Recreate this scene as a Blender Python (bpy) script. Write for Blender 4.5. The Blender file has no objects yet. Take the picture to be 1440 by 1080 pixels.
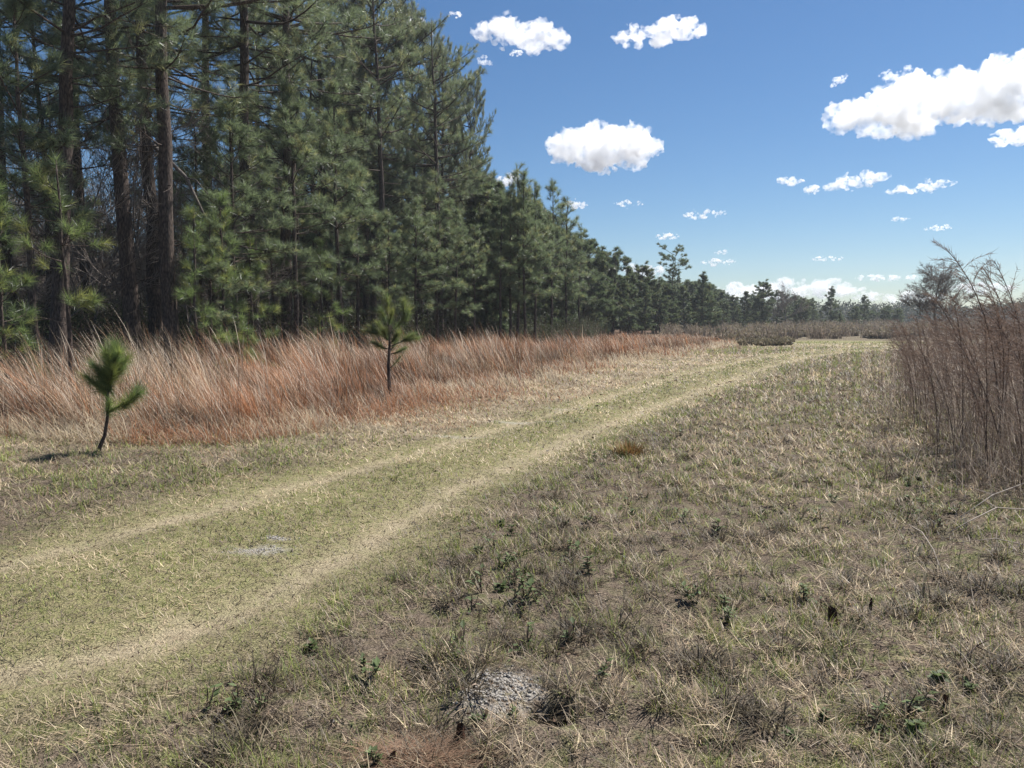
import bpy, bmesh, math, random
import numpy as np
from mathutils import Vector

PI = math.pi
rng = np.random.default_rng(11)
random.seed(11)
scene = bpy.context.scene
COL = scene.collection

# ------------------------------------------------------------------ camera
W, H, F, HOR, CAMZ = 1440.0, 1080.0, 1067.0, 448.0, 1.6
PITCH = math.atan((H / 2 - HOR) / F)
cam_d = bpy.data.cameras.new('camera')
cam = bpy.data.objects.new('camera', cam_d)
COL.objects.link(cam)
cam.location = (0, 0, CAMZ)
cam.rotation_euler = (PI / 2 - PITCH, 0, 0)
cam_d.sensor_width = 36.0
cam_d.lens = 36.0 * F / W
cam_d.clip_start = 0.05
cam_d.clip_end = 60000
scene.camera = cam
cp, sp = math.cos(PITCH), math.sin(PITCH)


def ray(px, py):
    u, v = (px - W / 2) / F, (H / 2 - py) / F
    return u, cp + v * sp, v * cp - sp


def gpt(px, py, z=0.0):
    """ground point seen at a pixel of the photograph"""
    u, y, w = ray(px, py)
    t = (z - CAMZ) / w
    return u * t, y * t


def at(px, Y):
    """x of a thing seen at column px standing Y metres ahead"""
    return (px - W / 2) / F * Y


# ------------------------------------------------------------------ noise helpers
_perm = rng.random((64, 64, 3))


def vnoise(x, y, k=0):
    xi, yi = np.floor(x).astype(int), np.floor(y).astype(int)
    fx, fy = x - xi, y - yi
    fx = fx * fx * (3 - 2 * fx)
    fy = fy * fy * (3 - 2 * fy)
    P = _perm[:, :, k]
    a = P[xi % 64, yi % 64]
    b = P[(xi + 1) % 64, yi % 64]
    c = P[xi % 64, (yi + 1) % 64]
    d = P[(xi + 1) % 64, (yi + 1) % 64]
    return (a * (1 - fx) + b * fx) * (1 - fy) + (c * (1 - fx) + d * fx) * fy


def fbm(x, y, k=0, octs=4):
    s, a, t = 0.0, 1.0, 0.0
    for i in range(octs):
        s = s + a * vnoise(x + 17.3 * i, y - 9.1 * i, (k + i) % 3)
        t += a
        a *= 0.55
        x, y = x * 2.03, y * 2.03
    return s / t


def sstep(a, b, x):
    t = np.clip((x - a) / (b - a), 0, 1)
    return t * t * (3 - 2 * t)


def pdist(x, y, pts):
    """distance of points to a polyline and the signed side (positive = right of it)"""
    best = np.full(np.shape(x), 1e9)
    side = np.zeros(np.shape(x))
    for (ax, ay), (bx, by) in zip(pts[:-1], pts[1:]):
        dx, dy = bx - ax, by - ay
        L2 = dx * dx + dy * dy
        t = np.clip(((x - ax) * dx + (y - ay) * dy) / L2, 0, 1)
        qx, qy = ax + t * dx - x, ay + t * dy - y
        d = np.hypot(qx, qy)
        s = (x - ax) * dy - (y - ay) * dx
        m = d < best
        best = np.where(m, d, best)
        side = np.where(m, np.sign(s), side)
    return best, side


# ------------------------------------------------------------------ lines of the place, on the ground
RUT_R = [(-9.0, 1.2)] + [gpt(*p) for p in ((0, 940), (150, 912), (330, 852), (480, 775), (620, 695), (740, 640), (860, 592), (1000, 542), (1080, 515), (1140, 500))] + [(17.5, 38.0), (25.0, 43.5), (40, 48)]
RUT_L = [(-9.0, 3.0)] + [gpt(*p) for p in ((0, 792), (200, 738), (400, 684), (550, 643), (700, 601), (800, 572), (950, 527), (1060, 503))] + [(15.5, 38.5), (23.5, 46.0), (40, 51)]
BELT = [(-30, 6.8), (-12, 8.6)] + [gpt(*p) for p in ((0, 612), (150, 618), (300, 622), (430, 605), (560, 579), (660, 558), (760, 532), (870, 510), (960, 496), (1040, 486))] + [(13.2, 45), (15, 52)]
TREES = [(-45, 3), (-20, 12.5), (-12.6, 16.2), (-9.5, 20.5), (-6.6, 27.5), (-2.5, 33.5), (1.0, 39), (4.5, 46), (8.5, 60), (14, 80), (21, 100)]
THICKET = [(5.2, 3.0), (4.4, 5.6), (4.2, 7.2), (4.6, 9.0), (5.75, 11.8), (10.1, 20.5), (14.5, 29), (18.5, 37), (23.5, 42)]


def terrain(x, y):
    d = np.hypot(x, y)
    fade = 1 / (1 + (d / 25) ** 2)
    h = 0.10 * (fbm(x * 0.22, y * 0.22, 0) - 0.5) + 0.07 * fade * (fbm(x * 1.5, y * 1.5, 1) - 0.5)
    h = h + 0.10 * fade * (fbm(x * 4.2, y * 4.2, 2, 3) - 0.5)
    dr, _ = pdist(x, y, RUT_R)
    dl, _ = pdist(x, y, RUT_L)
    dm = np.minimum(dr, dl)
    h = h * (0.35 + 0.65 * sstep(0.3, 1.2, dm)) - 0.045 * np.exp(-(dm / 0.28) ** 2)
    hx, hy = gpt(700, 968)
    m = np.exp(-(((x - hx) / 0.19) ** 2 + ((y - hy) / 0.15) ** 2))
    hx2, hy2 = gpt(777, 990)
    p = np.exp(-(((x - hx2) / 0.085) ** 2 + ((y - hy2) / 0.085) ** 2) ** 2)
    return h + (0.035 + 0.03 * (fbm(x * 14, y * 14, 1, 3) - 0.5)) * m - 0.20 * p


# ------------------------------------------------------------------ mesh helpers
def raw_mesh(name, V, idx, sizes, colors=None, smooth=True, attrs=None):
    me = bpy.data.meshes.new(name)
    V = np.ascontiguousarray(V, dtype=np.float32)
    idx = np.ascontiguousarray(idx, dtype=np.int32)
    sizes = np.ascontiguousarray(sizes, dtype=np.int32)
    me.vertices.add(len(V))
    me.vertices.foreach_set('co', V.ravel())
    me.loops.add(len(idx))
    me.loops.foreach_set('vertex_index', idx)
    me.polygons.add(len(sizes))
    starts = np.zeros(len(sizes), dtype=np.int32)
    starts[1:] = np.cumsum(sizes)[:-1]
    me.polygons.foreach_set('loop_start', starts)
    me.polygons.foreach_set('use_smooth', np.full(len(sizes), smooth, dtype=bool))
    if colors is not None:
        a = me.attributes.new('tint', 'FLOAT_COLOR', 'POINT')
        c = np.ones((len(V), 4), dtype=np.float32)
        c[:, :3] = colors
        a.data.foreach_set('color', c.ravel())
    for k, v in (attrs or {}).items():
        a = me.attributes.new(k, 'FLOAT', 'POINT')
        a.data.foreach_set('value', np.ascontiguousarray(v, dtype=np.float32))
    me.update(calc_edges=True)
    return me


def ico(sub):
    b = bmesh.new()
    bmesh.ops.create_icosphere(b, subdivisions=sub, radius=1.0)
    b.verts.ensure_lookup_table()
    r = (np.array([v.co[:] for v in b.verts]), np.array([[v.index for v in f.verts] for f in b.faces]))
    b.free()
    return r


ICO, SMALL = ico(2), ico(1)


class Acc:
    """collects tubes, blades and leaves, to be linked as ONE mesh"""

    def __init__(self):
        self.V, self.C, self.I, self.S, self.n = [], [], [], [], 0

    def add(self, V, idx, sizes, col=None):
        V = np.asarray(V, dtype=np.float32).reshape(-1, 3)
        self.V.append(V)
        self.I.append(np.asarray(idx, dtype=np.int64).ravel() + self.n)
        self.S.append(np.asarray(sizes, dtype=np.int32).ravel())
        c = np.ones((len(V), 3), dtype=np.float32) * (0.5 if col is None else 1)
        if col is not None:
            c = np.broadcast_to(np.asarray(col, dtype=np.float32), (len(V), 3))
        self.C.append(c)
        self.n += len(V)

    def tube(self, pts, rad, sides=6, col=None, cap=True):
        pts = np.asarray(pts, dtype=float)
        n = len(pts)
        rad = np.broadcast_to(np.asarray(rad, dtype=float), (n,))
        tan = np.gradient(pts, axis=0)
        tan /= np.linalg.norm(tan, axis=1)[:, None] + 1e-9
        ref = np.array([0.0, 0, 1]) if abs(tan[:, 2]).mean() < 0.8 else np.array([1.0, 0, 0])
        a = np.cross(tan, ref)
        a /= np.linalg.norm(a, axis=1)[:, None] + 1e-9
        b = np.cross(tan, a)
        th = np.arange(sides) / sides * 2 * PI
        ring = a[:, None, :] * np.cos(th)[None, :, None] + b[:, None, :] * np.sin(th)[None, :, None]
        V = (pts[:, None, :] + ring * rad[:, None, None]).reshape(-1, 3)
        i = np.arange(n - 1)[:, None] * sides
        j = np.arange(sides)[None, :]
        k = (j + 1) % sides
        q = np.stack([i + j, i + k, i + sides + k, i + sides + j], -1).reshape(-1)
        sizes = [4] * ((n - 1) * sides)
        if cap:
            q = np.concatenate([q, np.arange(sides) + (n - 1) * sides])
            sizes = sizes + [sides]
        self.add(V, q, sizes, col)

    def needles(self, P, D, L, w, col, rg):
        """one thin triangle each"""
        n = len(P)
        r = rg.normal(size=(n, 3))
        s = np.cross(D, r)
        s /= np.linalg.norm(s, axis=1)[:, None] + 1e-9
        s *= (np.broadcast_to(w, (n,)) * 0.5)[:, None]
        V = np.stack([P - s, P + s, P + D * L[:, None]], 1).reshape(-1, 3)
        C = np.repeat(col, 3, axis=0)
        self.add(V, np.arange(n * 3), np.full(n, 3), C)

    def blades(self, P, az, lean, L, w, c0, c1, segs=2, bend=0.5, face=None):
        """curved tapering blades; lean is the start angle from vertical, bend is added towards the tip; c0 base colour, c1 tip colour"""
        n = len(P)
        dirx, diry = np.cos(az), np.sin(az)
        fa = az + PI / 2 if face is None else face
        sx, sy = np.cos(fa), np.sin(fa)
        cur = P.astype(float).copy()
        lv = []
        step = L / segs
        ang = lean.copy()
        cs = []
        for k in range(segs + 1):
            t = k / segs
            ww = w * (1 - 0.75 * t) * 0.5
            if k < segs:
                off = np.stack([sx * ww, sy * ww, np.zeros(n)], 1)
                lv.append(cur - off)
                lv.append(cur + off)
                cs += [c0 + (c1 - c0) * t] * 2
            else:
                lv.append(cur.copy())
                cs.append(c1)
            cur = cur + np.stack([dirx * np.sin(ang) * step, diry * np.sin(ang) * step, np.cos(ang) * step], 1)
            ang = ang + bend / segs
        m = 2 * segs + 1
        V = np.stack(lv, 1).reshape(-1, 3)
        C = np.stack(cs, 1).reshape(-1, 3)
        f = []
        sz = []
        for k in range(segs - 1):
            f += [2 * k, 2 * k + 1, 2 * k + 3, 2 * k + 2]
            sz.append(4)
        f += [2 * segs - 2, 2 * segs - 1, 2 * segs]
        sz.append(3)
        idx = (np.arange(n)[:, None] * m + np.array(f)[None, :]).ravel()
        self.add(V, idx, np.tile(sz, n), C)

    def mesh(self, name, smooth=True):
        return raw_mesh(name, np.concatenate(self.V), np.concatenate(self.I), np.concatenate(self.S), np.concatenate(self.C), smooth)


def link(name, me, mat=None, parent=None, loc=None):
    o = bpy.data.objects.new(name, me)
    if mat is not None and me is not None and not me.materials:
        me.materials.append(mat)
    COL.objects.link(o)
    if parent is not None:
        o.parent = parent
    if loc is not None:
        o.location = loc
    return o


def tag(o, label=None, cat=None, group=None, kind=None):
    for k, v in (('label', label), ('category', cat), ('group', group), ('kind', kind)):
        if v:
            o[k] = v
        elif k in o:
            del o[k]
    return o


def thing(name, parts, label=None, cat=None, group=None, loc=(0, 0, 0), rz=0.0, sc=1.0):
    r = link(name, None, loc=loc)
    r.empty_display_size = 0.1
    r.rotation_euler = (0, 0, rz)
    r.scale = (sc, sc, sc) if np.isscalar(sc) else sc
    for pn, me, mat in parts:
        link(pn, me, mat, r)
    tag(r, label, cat, group)
    return r


# ------------------------------------------------------------------ materials
def new_mat(name):
    m = bpy.data.materials.new(name)
    m.use_nodes = True
    nt = m.node_tree
    for n in list(nt.nodes):
        nt.nodes.remove(n)
    return m, nt, nt.nodes.new('ShaderNodeOutputMaterial')


def N(nt, kind, **kw):
    n = nt.nodes.new(kind)
    for k, v in kw.items():
        if k in n.bl_rna.properties:
            setattr(n, k, v)
        else:
            n.inputs[k.replace('_', ' ')].default_value = v
    return n


def leaf_mat(name, rough=0.5, spec=0.4, trans=0.35, tcol=(1.0, 1.0, 1.0), hue_noise=None):
    m, nt, out = new_mat(name)
    a = N(nt, 'ShaderNodeAttribute', attribute_name='tint')
    p = N(nt, 'ShaderNodeBsdfPrincipled', Roughness=rough)
    p.inputs['Specular IOR Level'].default_value = spec
    nt.links.new(a.outputs['Color'], p.inputs['Base Color'])
    t = N(nt, 'ShaderNodeBsdfTranslucent')
    mul = N(nt, 'ShaderNodeMix', data_type='RGBA', blend_type='MULTIPLY')
    mul.inputs['Factor'].default_value = 1
    nt.links.new(a.outputs['Color'], mul.inputs['A'])
    mul.inputs['B'].default_value = (*tcol, 1)
    nt.links.new(mul.outputs['Result'], t.inputs['Color'])
    mx = N(nt, 'ShaderNodeMixShader')
    mx.inputs[0].default_value = trans
    nt.links.new(p.outputs[0], mx.inputs[1])
    nt.links.new(t.outputs[0], mx.inputs[2])
    nt.links.new(mx.outputs[0], out.inputs['Surface'])
    return m


M_NEEDLE = leaf_mat('pine_needles', 0.36, 0.7, 0.55, (1.75, 1.75, 1.3))
M_GRASS = leaf_mat('grass_blades', 0.55, 0.35, 0.35)
M_DRY = leaf_mat('dry_stalks', 0.6, 0.3, 0.35)
M_LEAF = leaf_mat('weed_leaves', 0.55, 0.25, 0.42)


def bark_mat(name, c0, c1, scale=17.0, bump=0.5):
    m, nt, out = new_mat(name)
    tc = N(nt, 'ShaderNodeTexCoord')
    mp = N(nt, 'ShaderNodeMapping')
    mp.inputs['Scale'].default_value = (1, 1, 0.28)
    nt.links.new(tc.outputs['Object'], mp.inputs['Vector'])
    v = N(nt, 'ShaderNodeTexVoronoi', feature='DISTANCE_TO_EDGE')
    v.inputs['Scale'].default_value = scale
    n = N(nt, 'ShaderNodeTexNoise')
    n.inputs['Scale'].default_value = scale * 2.5
    n.inputs['Detail'].default_value = 6
    nt.links.new(mp.outputs[0], v.inputs['Vector'])
    nt.links.new(mp.outputs[0], n.inputs['Vector'])
    ma = N(nt, 'ShaderNodeMath', operation='MULTIPLY_ADD')
    nt.links.new(v.outputs['Distance'], ma.inputs[0])
    ma.inputs[1].default_value = 0.9
    nt.links.new(n.outputs[0], ma.inputs[2])
    cr = N(nt, 'ShaderNodeValToRGB')
    cr.color_ramp.elements[0].position = 0.40
    cr.color_ramp.elements[0].color = (*c0, 1)
    cr.color_ramp.elements[1].position = 0.85
    cr.color_ramp.elements[1].color = (*c1, 1)
    nt.links.new(ma.outputs[0], cr.inputs[0])
    p = N(nt, 'ShaderNodeBsdfPrincipled', Roughness=0.9)
    p.inputs['Specular IOR Level'].default_value = 0.2
    nt.links.new(cr.outputs[0], p.inputs['Base Color'])
    b = N(nt, 'ShaderNodeBump')
    b.inputs['Strength'].default_value = bump
    b.inputs['Distance'].default_value = 0.03
    nt.links.new(ma.outputs[0], b.inputs['Height'])
    nt.links.new(b.outputs[0], p.inputs['Normal'])
    nt.links.new(p.outputs[0], out.inputs['Surface'])
    return m


M_BARK = bark_mat('pine_bark', (0.028, 0.021, 0.018), (0.125, 0.094, 0.077))
M_TWIG = bark_mat('bare_bark', (0.10, 0.085, 0.075), (0.26, 0.22, 0.19), 14, 0.3)
M_STUMP = bark_mat('rotten_wood', (0.012, 0.008, 0.006), (0.10, 0.045, 0.026), 38, 0.8)


def ground_mat():
    m, nt, out = new_mat('field_ground')
    tc = N(nt, 'ShaderNodeTexCoord')

    def noise(scale, detail=5, dist=0.0):
        n = N(nt, 'ShaderNodeTexNoise')
        n.inputs['Scale'].default_value = scale
        n.inputs['Detail'].default_value = detail
        n.inputs['Distortion'].default_value = dist
        nt.links.new(tc.outputs['Object'], n.inputs['Vector'])
        return n.outputs[0]

    def ramp(src, p0, c0, p1, c1):
        r = N(nt, 'ShaderNodeValToRGB')
        r.color_ramp.elements[0].position, r.color_ramp.elements[1].position = p0, p1
        r.color_ramp.elements[0].color = (*c0, 1) if not np.isscalar(c0) else (c0, c0, c0, 1)
        r.color_ramp.elements[1].color = (*c1, 1) if not np.isscalar(c1) else (c1, c1, c1, 1)
        nt.links.new(src, r.inputs[0])
        return r.outputs[0]

    def mix(f, a, b):
        x = N(nt, 'ShaderNodeMix', data_type='RGBA')
        if hasattr(f, 'is_output'):
            nt.links.new(f, x.inputs['Factor'])
        else:
            x.inputs['Factor'].default_value = f
        for s, v in (('A', a), ('B', b)):
            if hasattr(v, 'is_output'):
                nt.links.new(v, x.inputs[s])
            else:
                x.inputs[s].default_value = (*v, 1)
        return x.outputs['Result']

    def attr(nm):
        return N(nt, 'ShaderNodeAttribute', attribute_name=nm).outputs['Fac']

    def mul(a, b):
        x = N(nt, 'ShaderNodeMath', operation='MULTIPLY')
        nt.links.new(a, x.inputs[0])
        nt.links.new(b, x.inputs[1])
        return x.outputs[0]

    fine = noise(95, 8, 0.6)
    mid = noise(11, 6)
    big = noise(0.9, 5)
    thatch = ramp(fine, 0.36, (0.055, 0.042, 0.032), 0.70, (0.29, 0.225, 0.165))  # dark end of the ramp stands for deep shade between blades
    green = ramp(fine, 0.34, (0.055, 0.062, 0.025), 0.70, (0.25, 0.27, 0.10))
    gm = ramp(mid, 0.46, 0.0, 0.62, 0.75)
    gm2 = mul(gm, ramp(big, 0.38, 0.25, 0.6, 1.0))
    field = mix(gm2, thatch, green)
    soil = ramp(mid, 0.3, (0.05, 0.04, 0.03), 0.5, (0.12, 0.09, 0.065))  # dark bare soil, also serving as painted shade between the tufts
    field = mix(mul(ramp(noise(6.5, 4), 0.56, 0.0, 0.66, 0.7), attr('rough')), field, soil)
    path = mix(ramp(mid, 0.4, 0.35, 0.62, 0.8), ramp(fine, 0.33, (0.15, 0.12, 0.07), 0.66, (0.40, 0.33, 0.20)), ramp(fine, 0.33, (0.09, 0.10, 0.04), 0.68, (0.28, 0.28, 0.11)))
    field = mix(attr('track'), field, path)
    rut = ramp(fine, 0.33, (0.24, 0.19, 0.125), 0.66, (0.52, 0.43, 0.295))
    field = mix(mul(attr('rut'), ramp(noise(3, 5), 0.3, 0.35, 0.6, 1.0)), field, rut)
    pale = ramp(fine, 0.33, (0.20, 0.155, 0.10), 0.66, (0.50, 0.41, 0.28))
    field = mix(mul(attr('straw'), ramp(noise(2.2, 5), 0.3, 0.5, 0.6, 1.0)), field, pale)
    sand = ramp(fine, 0.3, (0.24, 0.22, 0.19), 0.7, (0.54, 0.50, 0.45))
    field = mix(mul(attr('sand'), ramp(noise(26, 5), 0.36, 0.0, 0.54, 1.0)), field, sand)
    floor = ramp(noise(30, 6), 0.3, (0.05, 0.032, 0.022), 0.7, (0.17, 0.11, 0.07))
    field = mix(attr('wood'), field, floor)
    field = mix(attr('pit'), field, (0.03, 0.022, 0.017))  # hole painted near-black for the shade inside it
    p = N(nt, 'ShaderNodeBsdfPrincipled', Roughness=0.95)
    p.inputs['Specular IOR Level'].default_value = 0.1
    nt.links.new(field, p.inputs['Base Color'])
    b = N(nt, 'ShaderNodeBump')
    b.inputs['Strength'].default_value = 0.9
    b.inputs['Distance'].default_value = 0.03
    nt.links.new(fine, b.inputs['Height'])
    nt.links.new(b.outputs[0], p.inputs['Normal'])
    nt.links.new(p.outputs[0], out.inputs['Surface'])
    return m


# ------------------------------------------------------------------ ground: one sheet to the horizon
def spaced(lo, hi, fine, c=0.0, g=1.03):
    a = [c]
    s = fine
    while a[-1] < hi:
        a.append(a[-1] + s)
        if a[-1] - c > 6:
            s *= g
    b = [c]
    s = fine
    while b[-1] > lo:
        b.append(b[-1] - s)
        if c - b[-1] > 6:
            s *= g
    return np.array(b[:0:-1] + a)


gx = spaced(-3500, 3500, 0.033)
gy = spaced(-500, 5000, 0.033, 5.0, 1.025)
GX, GY = np.meshgrid(gx, gy)
GZ = terrain(GX, GY)
nx, ny = len(gx), len(gy)


def masks(x, y):
    dr, sr = pdist(x, y, RUT_R)
    dl, sl = pdist(x, y, RUT_L)
    wob = (fbm(x * 1.3, y * 1.3, 1) - 0.5)
    rut = 0.8 * np.maximum(np.exp(-((dr + 0.22 * wob) / 0.18) ** 2), 0.95 * np.exp(-((dl + 0.22 * wob) / 0.14) ** 2))
    right_of_r = sr * dr + wob * 0.8
    left_of_l = -sl * dl + wob * 0.8
    track = (1 - sstep(0.1, 0.9, right_of_r)) * (1 - sstep(0.1, 1.0, left_of_l))
    far = (y > 36) & (x > 8)
    farfield = sstep(40, 44, y) * sstep(12, 15, x) * (1 - sstep(52, 58, y)) * (1 - sstep(26, 30, x - 0.0 * y))
    track = np.maximum(track, farfield)
    rough = sstep(0.3, 1.5, right_of_r)
    db, sb = pdist(x, y, BELT)
    inbelt = sstep(-0.2, 1.0, -sb * db)
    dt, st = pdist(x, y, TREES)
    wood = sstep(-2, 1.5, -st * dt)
    sand = np.zeros(np.shape(x))
    for (px, py, rx, ry, amp) in ((703, 968, 0.20, 0.16, 1.0), (362, 772, 0.22, 0.12, 0.8), (390, 755, 0.10, 0.05, 0.8), (735, 592, 0.9, 0.10, 0.6), (640, 612, 0.6, 0.08, 0.55), (800, 573, 0.7, 0.1, 0.5)):
        cx, cy = gpt(px, py)
        sand = np.maximum(sand, amp * np.exp(-(((x - cx) / rx) ** 2 + ((y - cy) / ry) ** 2) ** 1.5))
    cx, cy = gpt(777, 990)
    pit = np.exp(-(((x - cx) / 0.08) ** 2 + ((y - cy) / 0.08) ** 2) ** 2)
    straw = sstep(0.15, 0.7, -sl * dl + 0.5 * wob) * (1 - sstep(0.5, 1.5, -sb * db)) * sstep(7.5, 11.5, y + 1.0 * wob) * (1 - sstep(30, 38, y))
    strip = np.exp(-(np.abs(dr - dl) / 0.55) ** 2) * (track > 0.5)
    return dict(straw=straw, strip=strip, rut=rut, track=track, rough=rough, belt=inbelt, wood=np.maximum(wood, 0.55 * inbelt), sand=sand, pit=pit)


gm = masks(GX.ravel(), GY.ravel())
i = (np.arange(ny - 1)[:, None] * nx + np.arange(nx - 1)[None, :]).ravel()
quads = np.stack([i, i + 1, i + nx + 1, i + nx], 1)
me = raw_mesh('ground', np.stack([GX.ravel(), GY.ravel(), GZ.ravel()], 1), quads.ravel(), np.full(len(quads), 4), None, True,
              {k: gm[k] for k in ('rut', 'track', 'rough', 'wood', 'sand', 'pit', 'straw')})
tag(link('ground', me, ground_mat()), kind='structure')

# ------------------------------------------------------------------ short grass of the field and track
def wedge(n, d0, d1, power, margin=1.2, umax=0.80):
    """points ahead of the viewer, density falling with distance^power"""
    e = 2 - power
    r = rng.random(n)
    d = (d0 ** e + r * (d1 ** e - d0 ** e)) ** (1 / e)
    u = rng.uniform(-1, 1, n)
    x = u * (umax * d + margin)
    return x, d


def grass():
    acc = Acc()
    # ---- flattened dead thatch
    n = 380000
    x, y = wedge(n, 1.9, 48, 1.4)
    cs = np.maximum(0.20, 0.014 * y)
    jx, jy = np.floor(x / cs + 0.37), np.floor(y / cs + 0.71)
    hx = np.modf(np.abs(np.sin(jx * 91.7 + jy * 57.3) * 9758.5))[0]
    hy = np.modf(np.abs(np.sin(jx * 37.9 + jy * 143.1) * 9758.5))[0]
    tx, ty = (jx + hx - 0.37) * cs, (jy + hy - 0.71) * cs
    pull = np.where(rng.random(n) < 0.72, 0.62, 0.1) * rng.random(n) ** 0.6
    pull = pull * masks(x, y)['rough']
    x, y = x + (tx - x) * pull, y + (ty - y) * pull
    heap = np.clip(1 - np.hypot(x - tx, y - ty) / (0.6 * cs), 0, 1)
    m = masks(x, y)
    heap = heap * m['rough']
    g1 = fbm(x * 1.1, y * 1.1, 0)
    g2 = fbm(x * 3.6, y * 3.6, 1)
    hole = fbm(x * 5.2 + 40, y * 5.2, 2, 3)
    keep = (m['belt'] < 0.5) & (m['wood'] < 0.3) & (rng.random(n) > m['sand'] * 0.93) & (rng.random(n) > 0.97 * m['pit']) & (rng.random(n) > 0.45 * m['rut'])
    keep &= ~((hole < 0.41) & (rng.random(n) < 0.85 * m['rough']))
    x, y, g1, g2, heap = x[keep], y[keep], g1[keep], g2[keep], heap[keep]
    m = {k: v[keep] for k, v in m.items()}
    n = len(x)
    z = terrain(x, y) + rng.random(n) ** 1.3 * (0.012 + 0.05 * heap) * (1 - 0.6 * m['track'])
    L = rng.uniform(0.04, 0.135, n) * (1 - 0.4 * m['track']) * (0.85 + y * 0.025)
    L = np.where(rng.random(n) < 0.05, L * 1.7, L)
    w = np.maximum(0.0028, 0.00105 * y) * rng.uniform(0.7, 1.3, n)
    lean = np.radians(rng.uniform(50, 88, n) - 35 * m['rough'] * rng.random(n) ** 2)
    v = rng.uniform(0.45, 1.55, n)[:, None]
    tan = np.array([0.455, 0.345, 0.225])
    grey = np.array([0.38, 0.31, 0.23])
    blond = np.array([0.70, 0.575, 0.37])
    dark = np.array([0.11, 0.08, 0.055])
    g3 = fbm(x * 2.1 + 3, y * 2.1, 2)
    g4 = fbm(x * 0.7 + 50, y * 0.7, 1)
    v = v * (0.55 + 0.75 * sstep(0.33, 0.66, 0.6 * g3 + 0.4 * g4))[:, None]
    t = (rng.random(n) + 0.35 * (0.5 - g3) * m['rough'])[:, None]
    c = np.where(t < 0.42, tan, np.where(t < 0.68, grey, np.where(t < 0.80, blond, dark)))
    tr = (np.maximum(np.maximum(m['track'] * (1 - 0.6 * m['strip']), m['straw']), m['rut']) * (rng.random(n) < 0.75))[:, None]
    c = c * (1 - tr) + (np.array([0.56, 0.45, 0.30])) * tr
    c = c * v
    acc.blades(np.stack([x, y, z], 1), rng.uniform(0, 2 * PI, n), lean, L, w, c * 0.75, c, 2, 0.25)
    # ---- upright green blades, in tufts
    n = 460000
    x, y = wedge(n, 1.9, 52, 1.38)
    # pull the points towards tuft centres
    cs = np.maximum(0.16, 0.012 * y)
    jx = np.floor(x / cs)
    jy = np.floor(y / cs)
    hx = np.modf(np.abs(np.sin(jx * 127.1 + jy * 311.7) * 43758.5))[0]
    hy = np.modf(np.abs(np.sin(jx * 269.5 + jy * 183.3) * 43758.5))[0]
    pull = 0.55 * rng.random(n)
    x = x + ((jx + hx) * cs - x) * pull
    y = y + ((jy + hy) * cs - y) * pull
    m = masks(x, y)
    g1 = fbm(x * 0.8 + 9, y * 0.8, 0)
    g2 = fbm(x * 3.1, y * 3.1 + 5, 1)
    hole = fbm(x * 5.2 + 40, y * 5.2, 2, 3)
    want = 0.95 * sstep(0.41, 0.53, 0.42 * g1 + 0.58 * g2) + 0.15
    want = np.where(m['track'] > 0.5, (0.28 + 0.62 * m['strip']) * (0.6 + 0.5 * want), want) * (1 - 0.85 * m['straw'])
    want = want * (1 - 0.9 * m['rut']) * (1 - m['sand'] * 0.95)
    keep = (rng.random(n) < want) & (m['belt'] < 0.3) & (m['wood'] < 0.2) & ~((hole < 0.40) & (m['rough'] > 0.5)) & (m['pit'] < 0.2)
    x, y, g1, g2 = x[keep], y[keep], g1[keep], g2[keep]
    m = {k: v[keep] for k, v in m.items()}
    n = len(x)
    L = (rng.uniform(0.04, 0.13, n) * (0.75 + 0.8 * (g2 - 0.3)) * (1 - 0.45 * m['track'])) * (0.9 + 0.012 * y)
    w = np.maximum(0.003, 0.00105 * y) * rng.uniform(0.7, 1.2, n)
    lean = np.radians(rng.uniform(5, 60, n))
    v = (rng.uniform(0.6, 1.25, n) * (0.7 + 0.6 * fbm(x * 2.6 + 8, y * 2.6, 0)))[:, None]
    t = rng.random(n)[:, None]
    green = np.where(t < 0.5, np.array([0.35, 0.39, 0.10]), np.where(t < 0.78, np.array([0.17, 0.235, 0.07]), np.array([0.36, 0.315, 0.16])))
    c = green * v
    acc.blades(np.stack([x, y, terrain(x, y) - 0.004], 1), rng.uniform(0, 2 * PI, n), lean, L, w, c * 0.8, c, 2, 0.7)
    tag(link('grass', acc.mesh('grass'), M_GRASS), kind='stuff')
    # brown leaf crumbs and bits between the blades
    acc = Acc()
    n = 26000
    x, y = wedge(n, 1.9, 22, 1.5)
    m = masks(x, y)
    k = (rng.random(n) < 0.15 + 0.85 * m['rough']) & (m['belt'] < 0.3) & (fbm(x * 1.7, y * 1.7, 2) > 0.42)
    x, y = x[k], y[k]
    n = len(x)
    D = rng.normal(size=(n, 3)) * [1, 1, 0.35]
    D /= np.linalg.norm(D, axis=1)[:, None]
    t = rng.random(n)[:, None]
    c = np.where(t < 0.5, np.array([0.13, 0.082, 0.052]), np.where(t < 0.8, np.array([0.25, 0.17, 0.115]), np.array([0.055, 0.04, 0.03]))) * rng.uniform(0.6, 1.3, (n, 1))
    sz = np.maximum(0.02, 0.004 * y)
    acc.needles(np.stack([x, y, terrain(x, y) + 0.008 + 0.025 * rng.random(n)], 1), D, sz * rng.uniform(0.6, 1.8, n), sz * 0.55, c, rng)
    tag(link('leaf_litter', acc.mesh('leaf_litter', False), M_GRASS), kind='stuff')


grass()

# ------------------------------------------------------------------ the belt of tall rusty grass along the wood, and its pale flattened fringe
WIND = PI - 0.15      # stalks lean towards -x


def in_band(x, y):
    db, sb = pdist(x, y, BELT)
    dt, st = pdist(x, y, TREES)
    return -sb * db, st * dt           # >0: past the front edge ; >0: in front of the tree line


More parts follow.
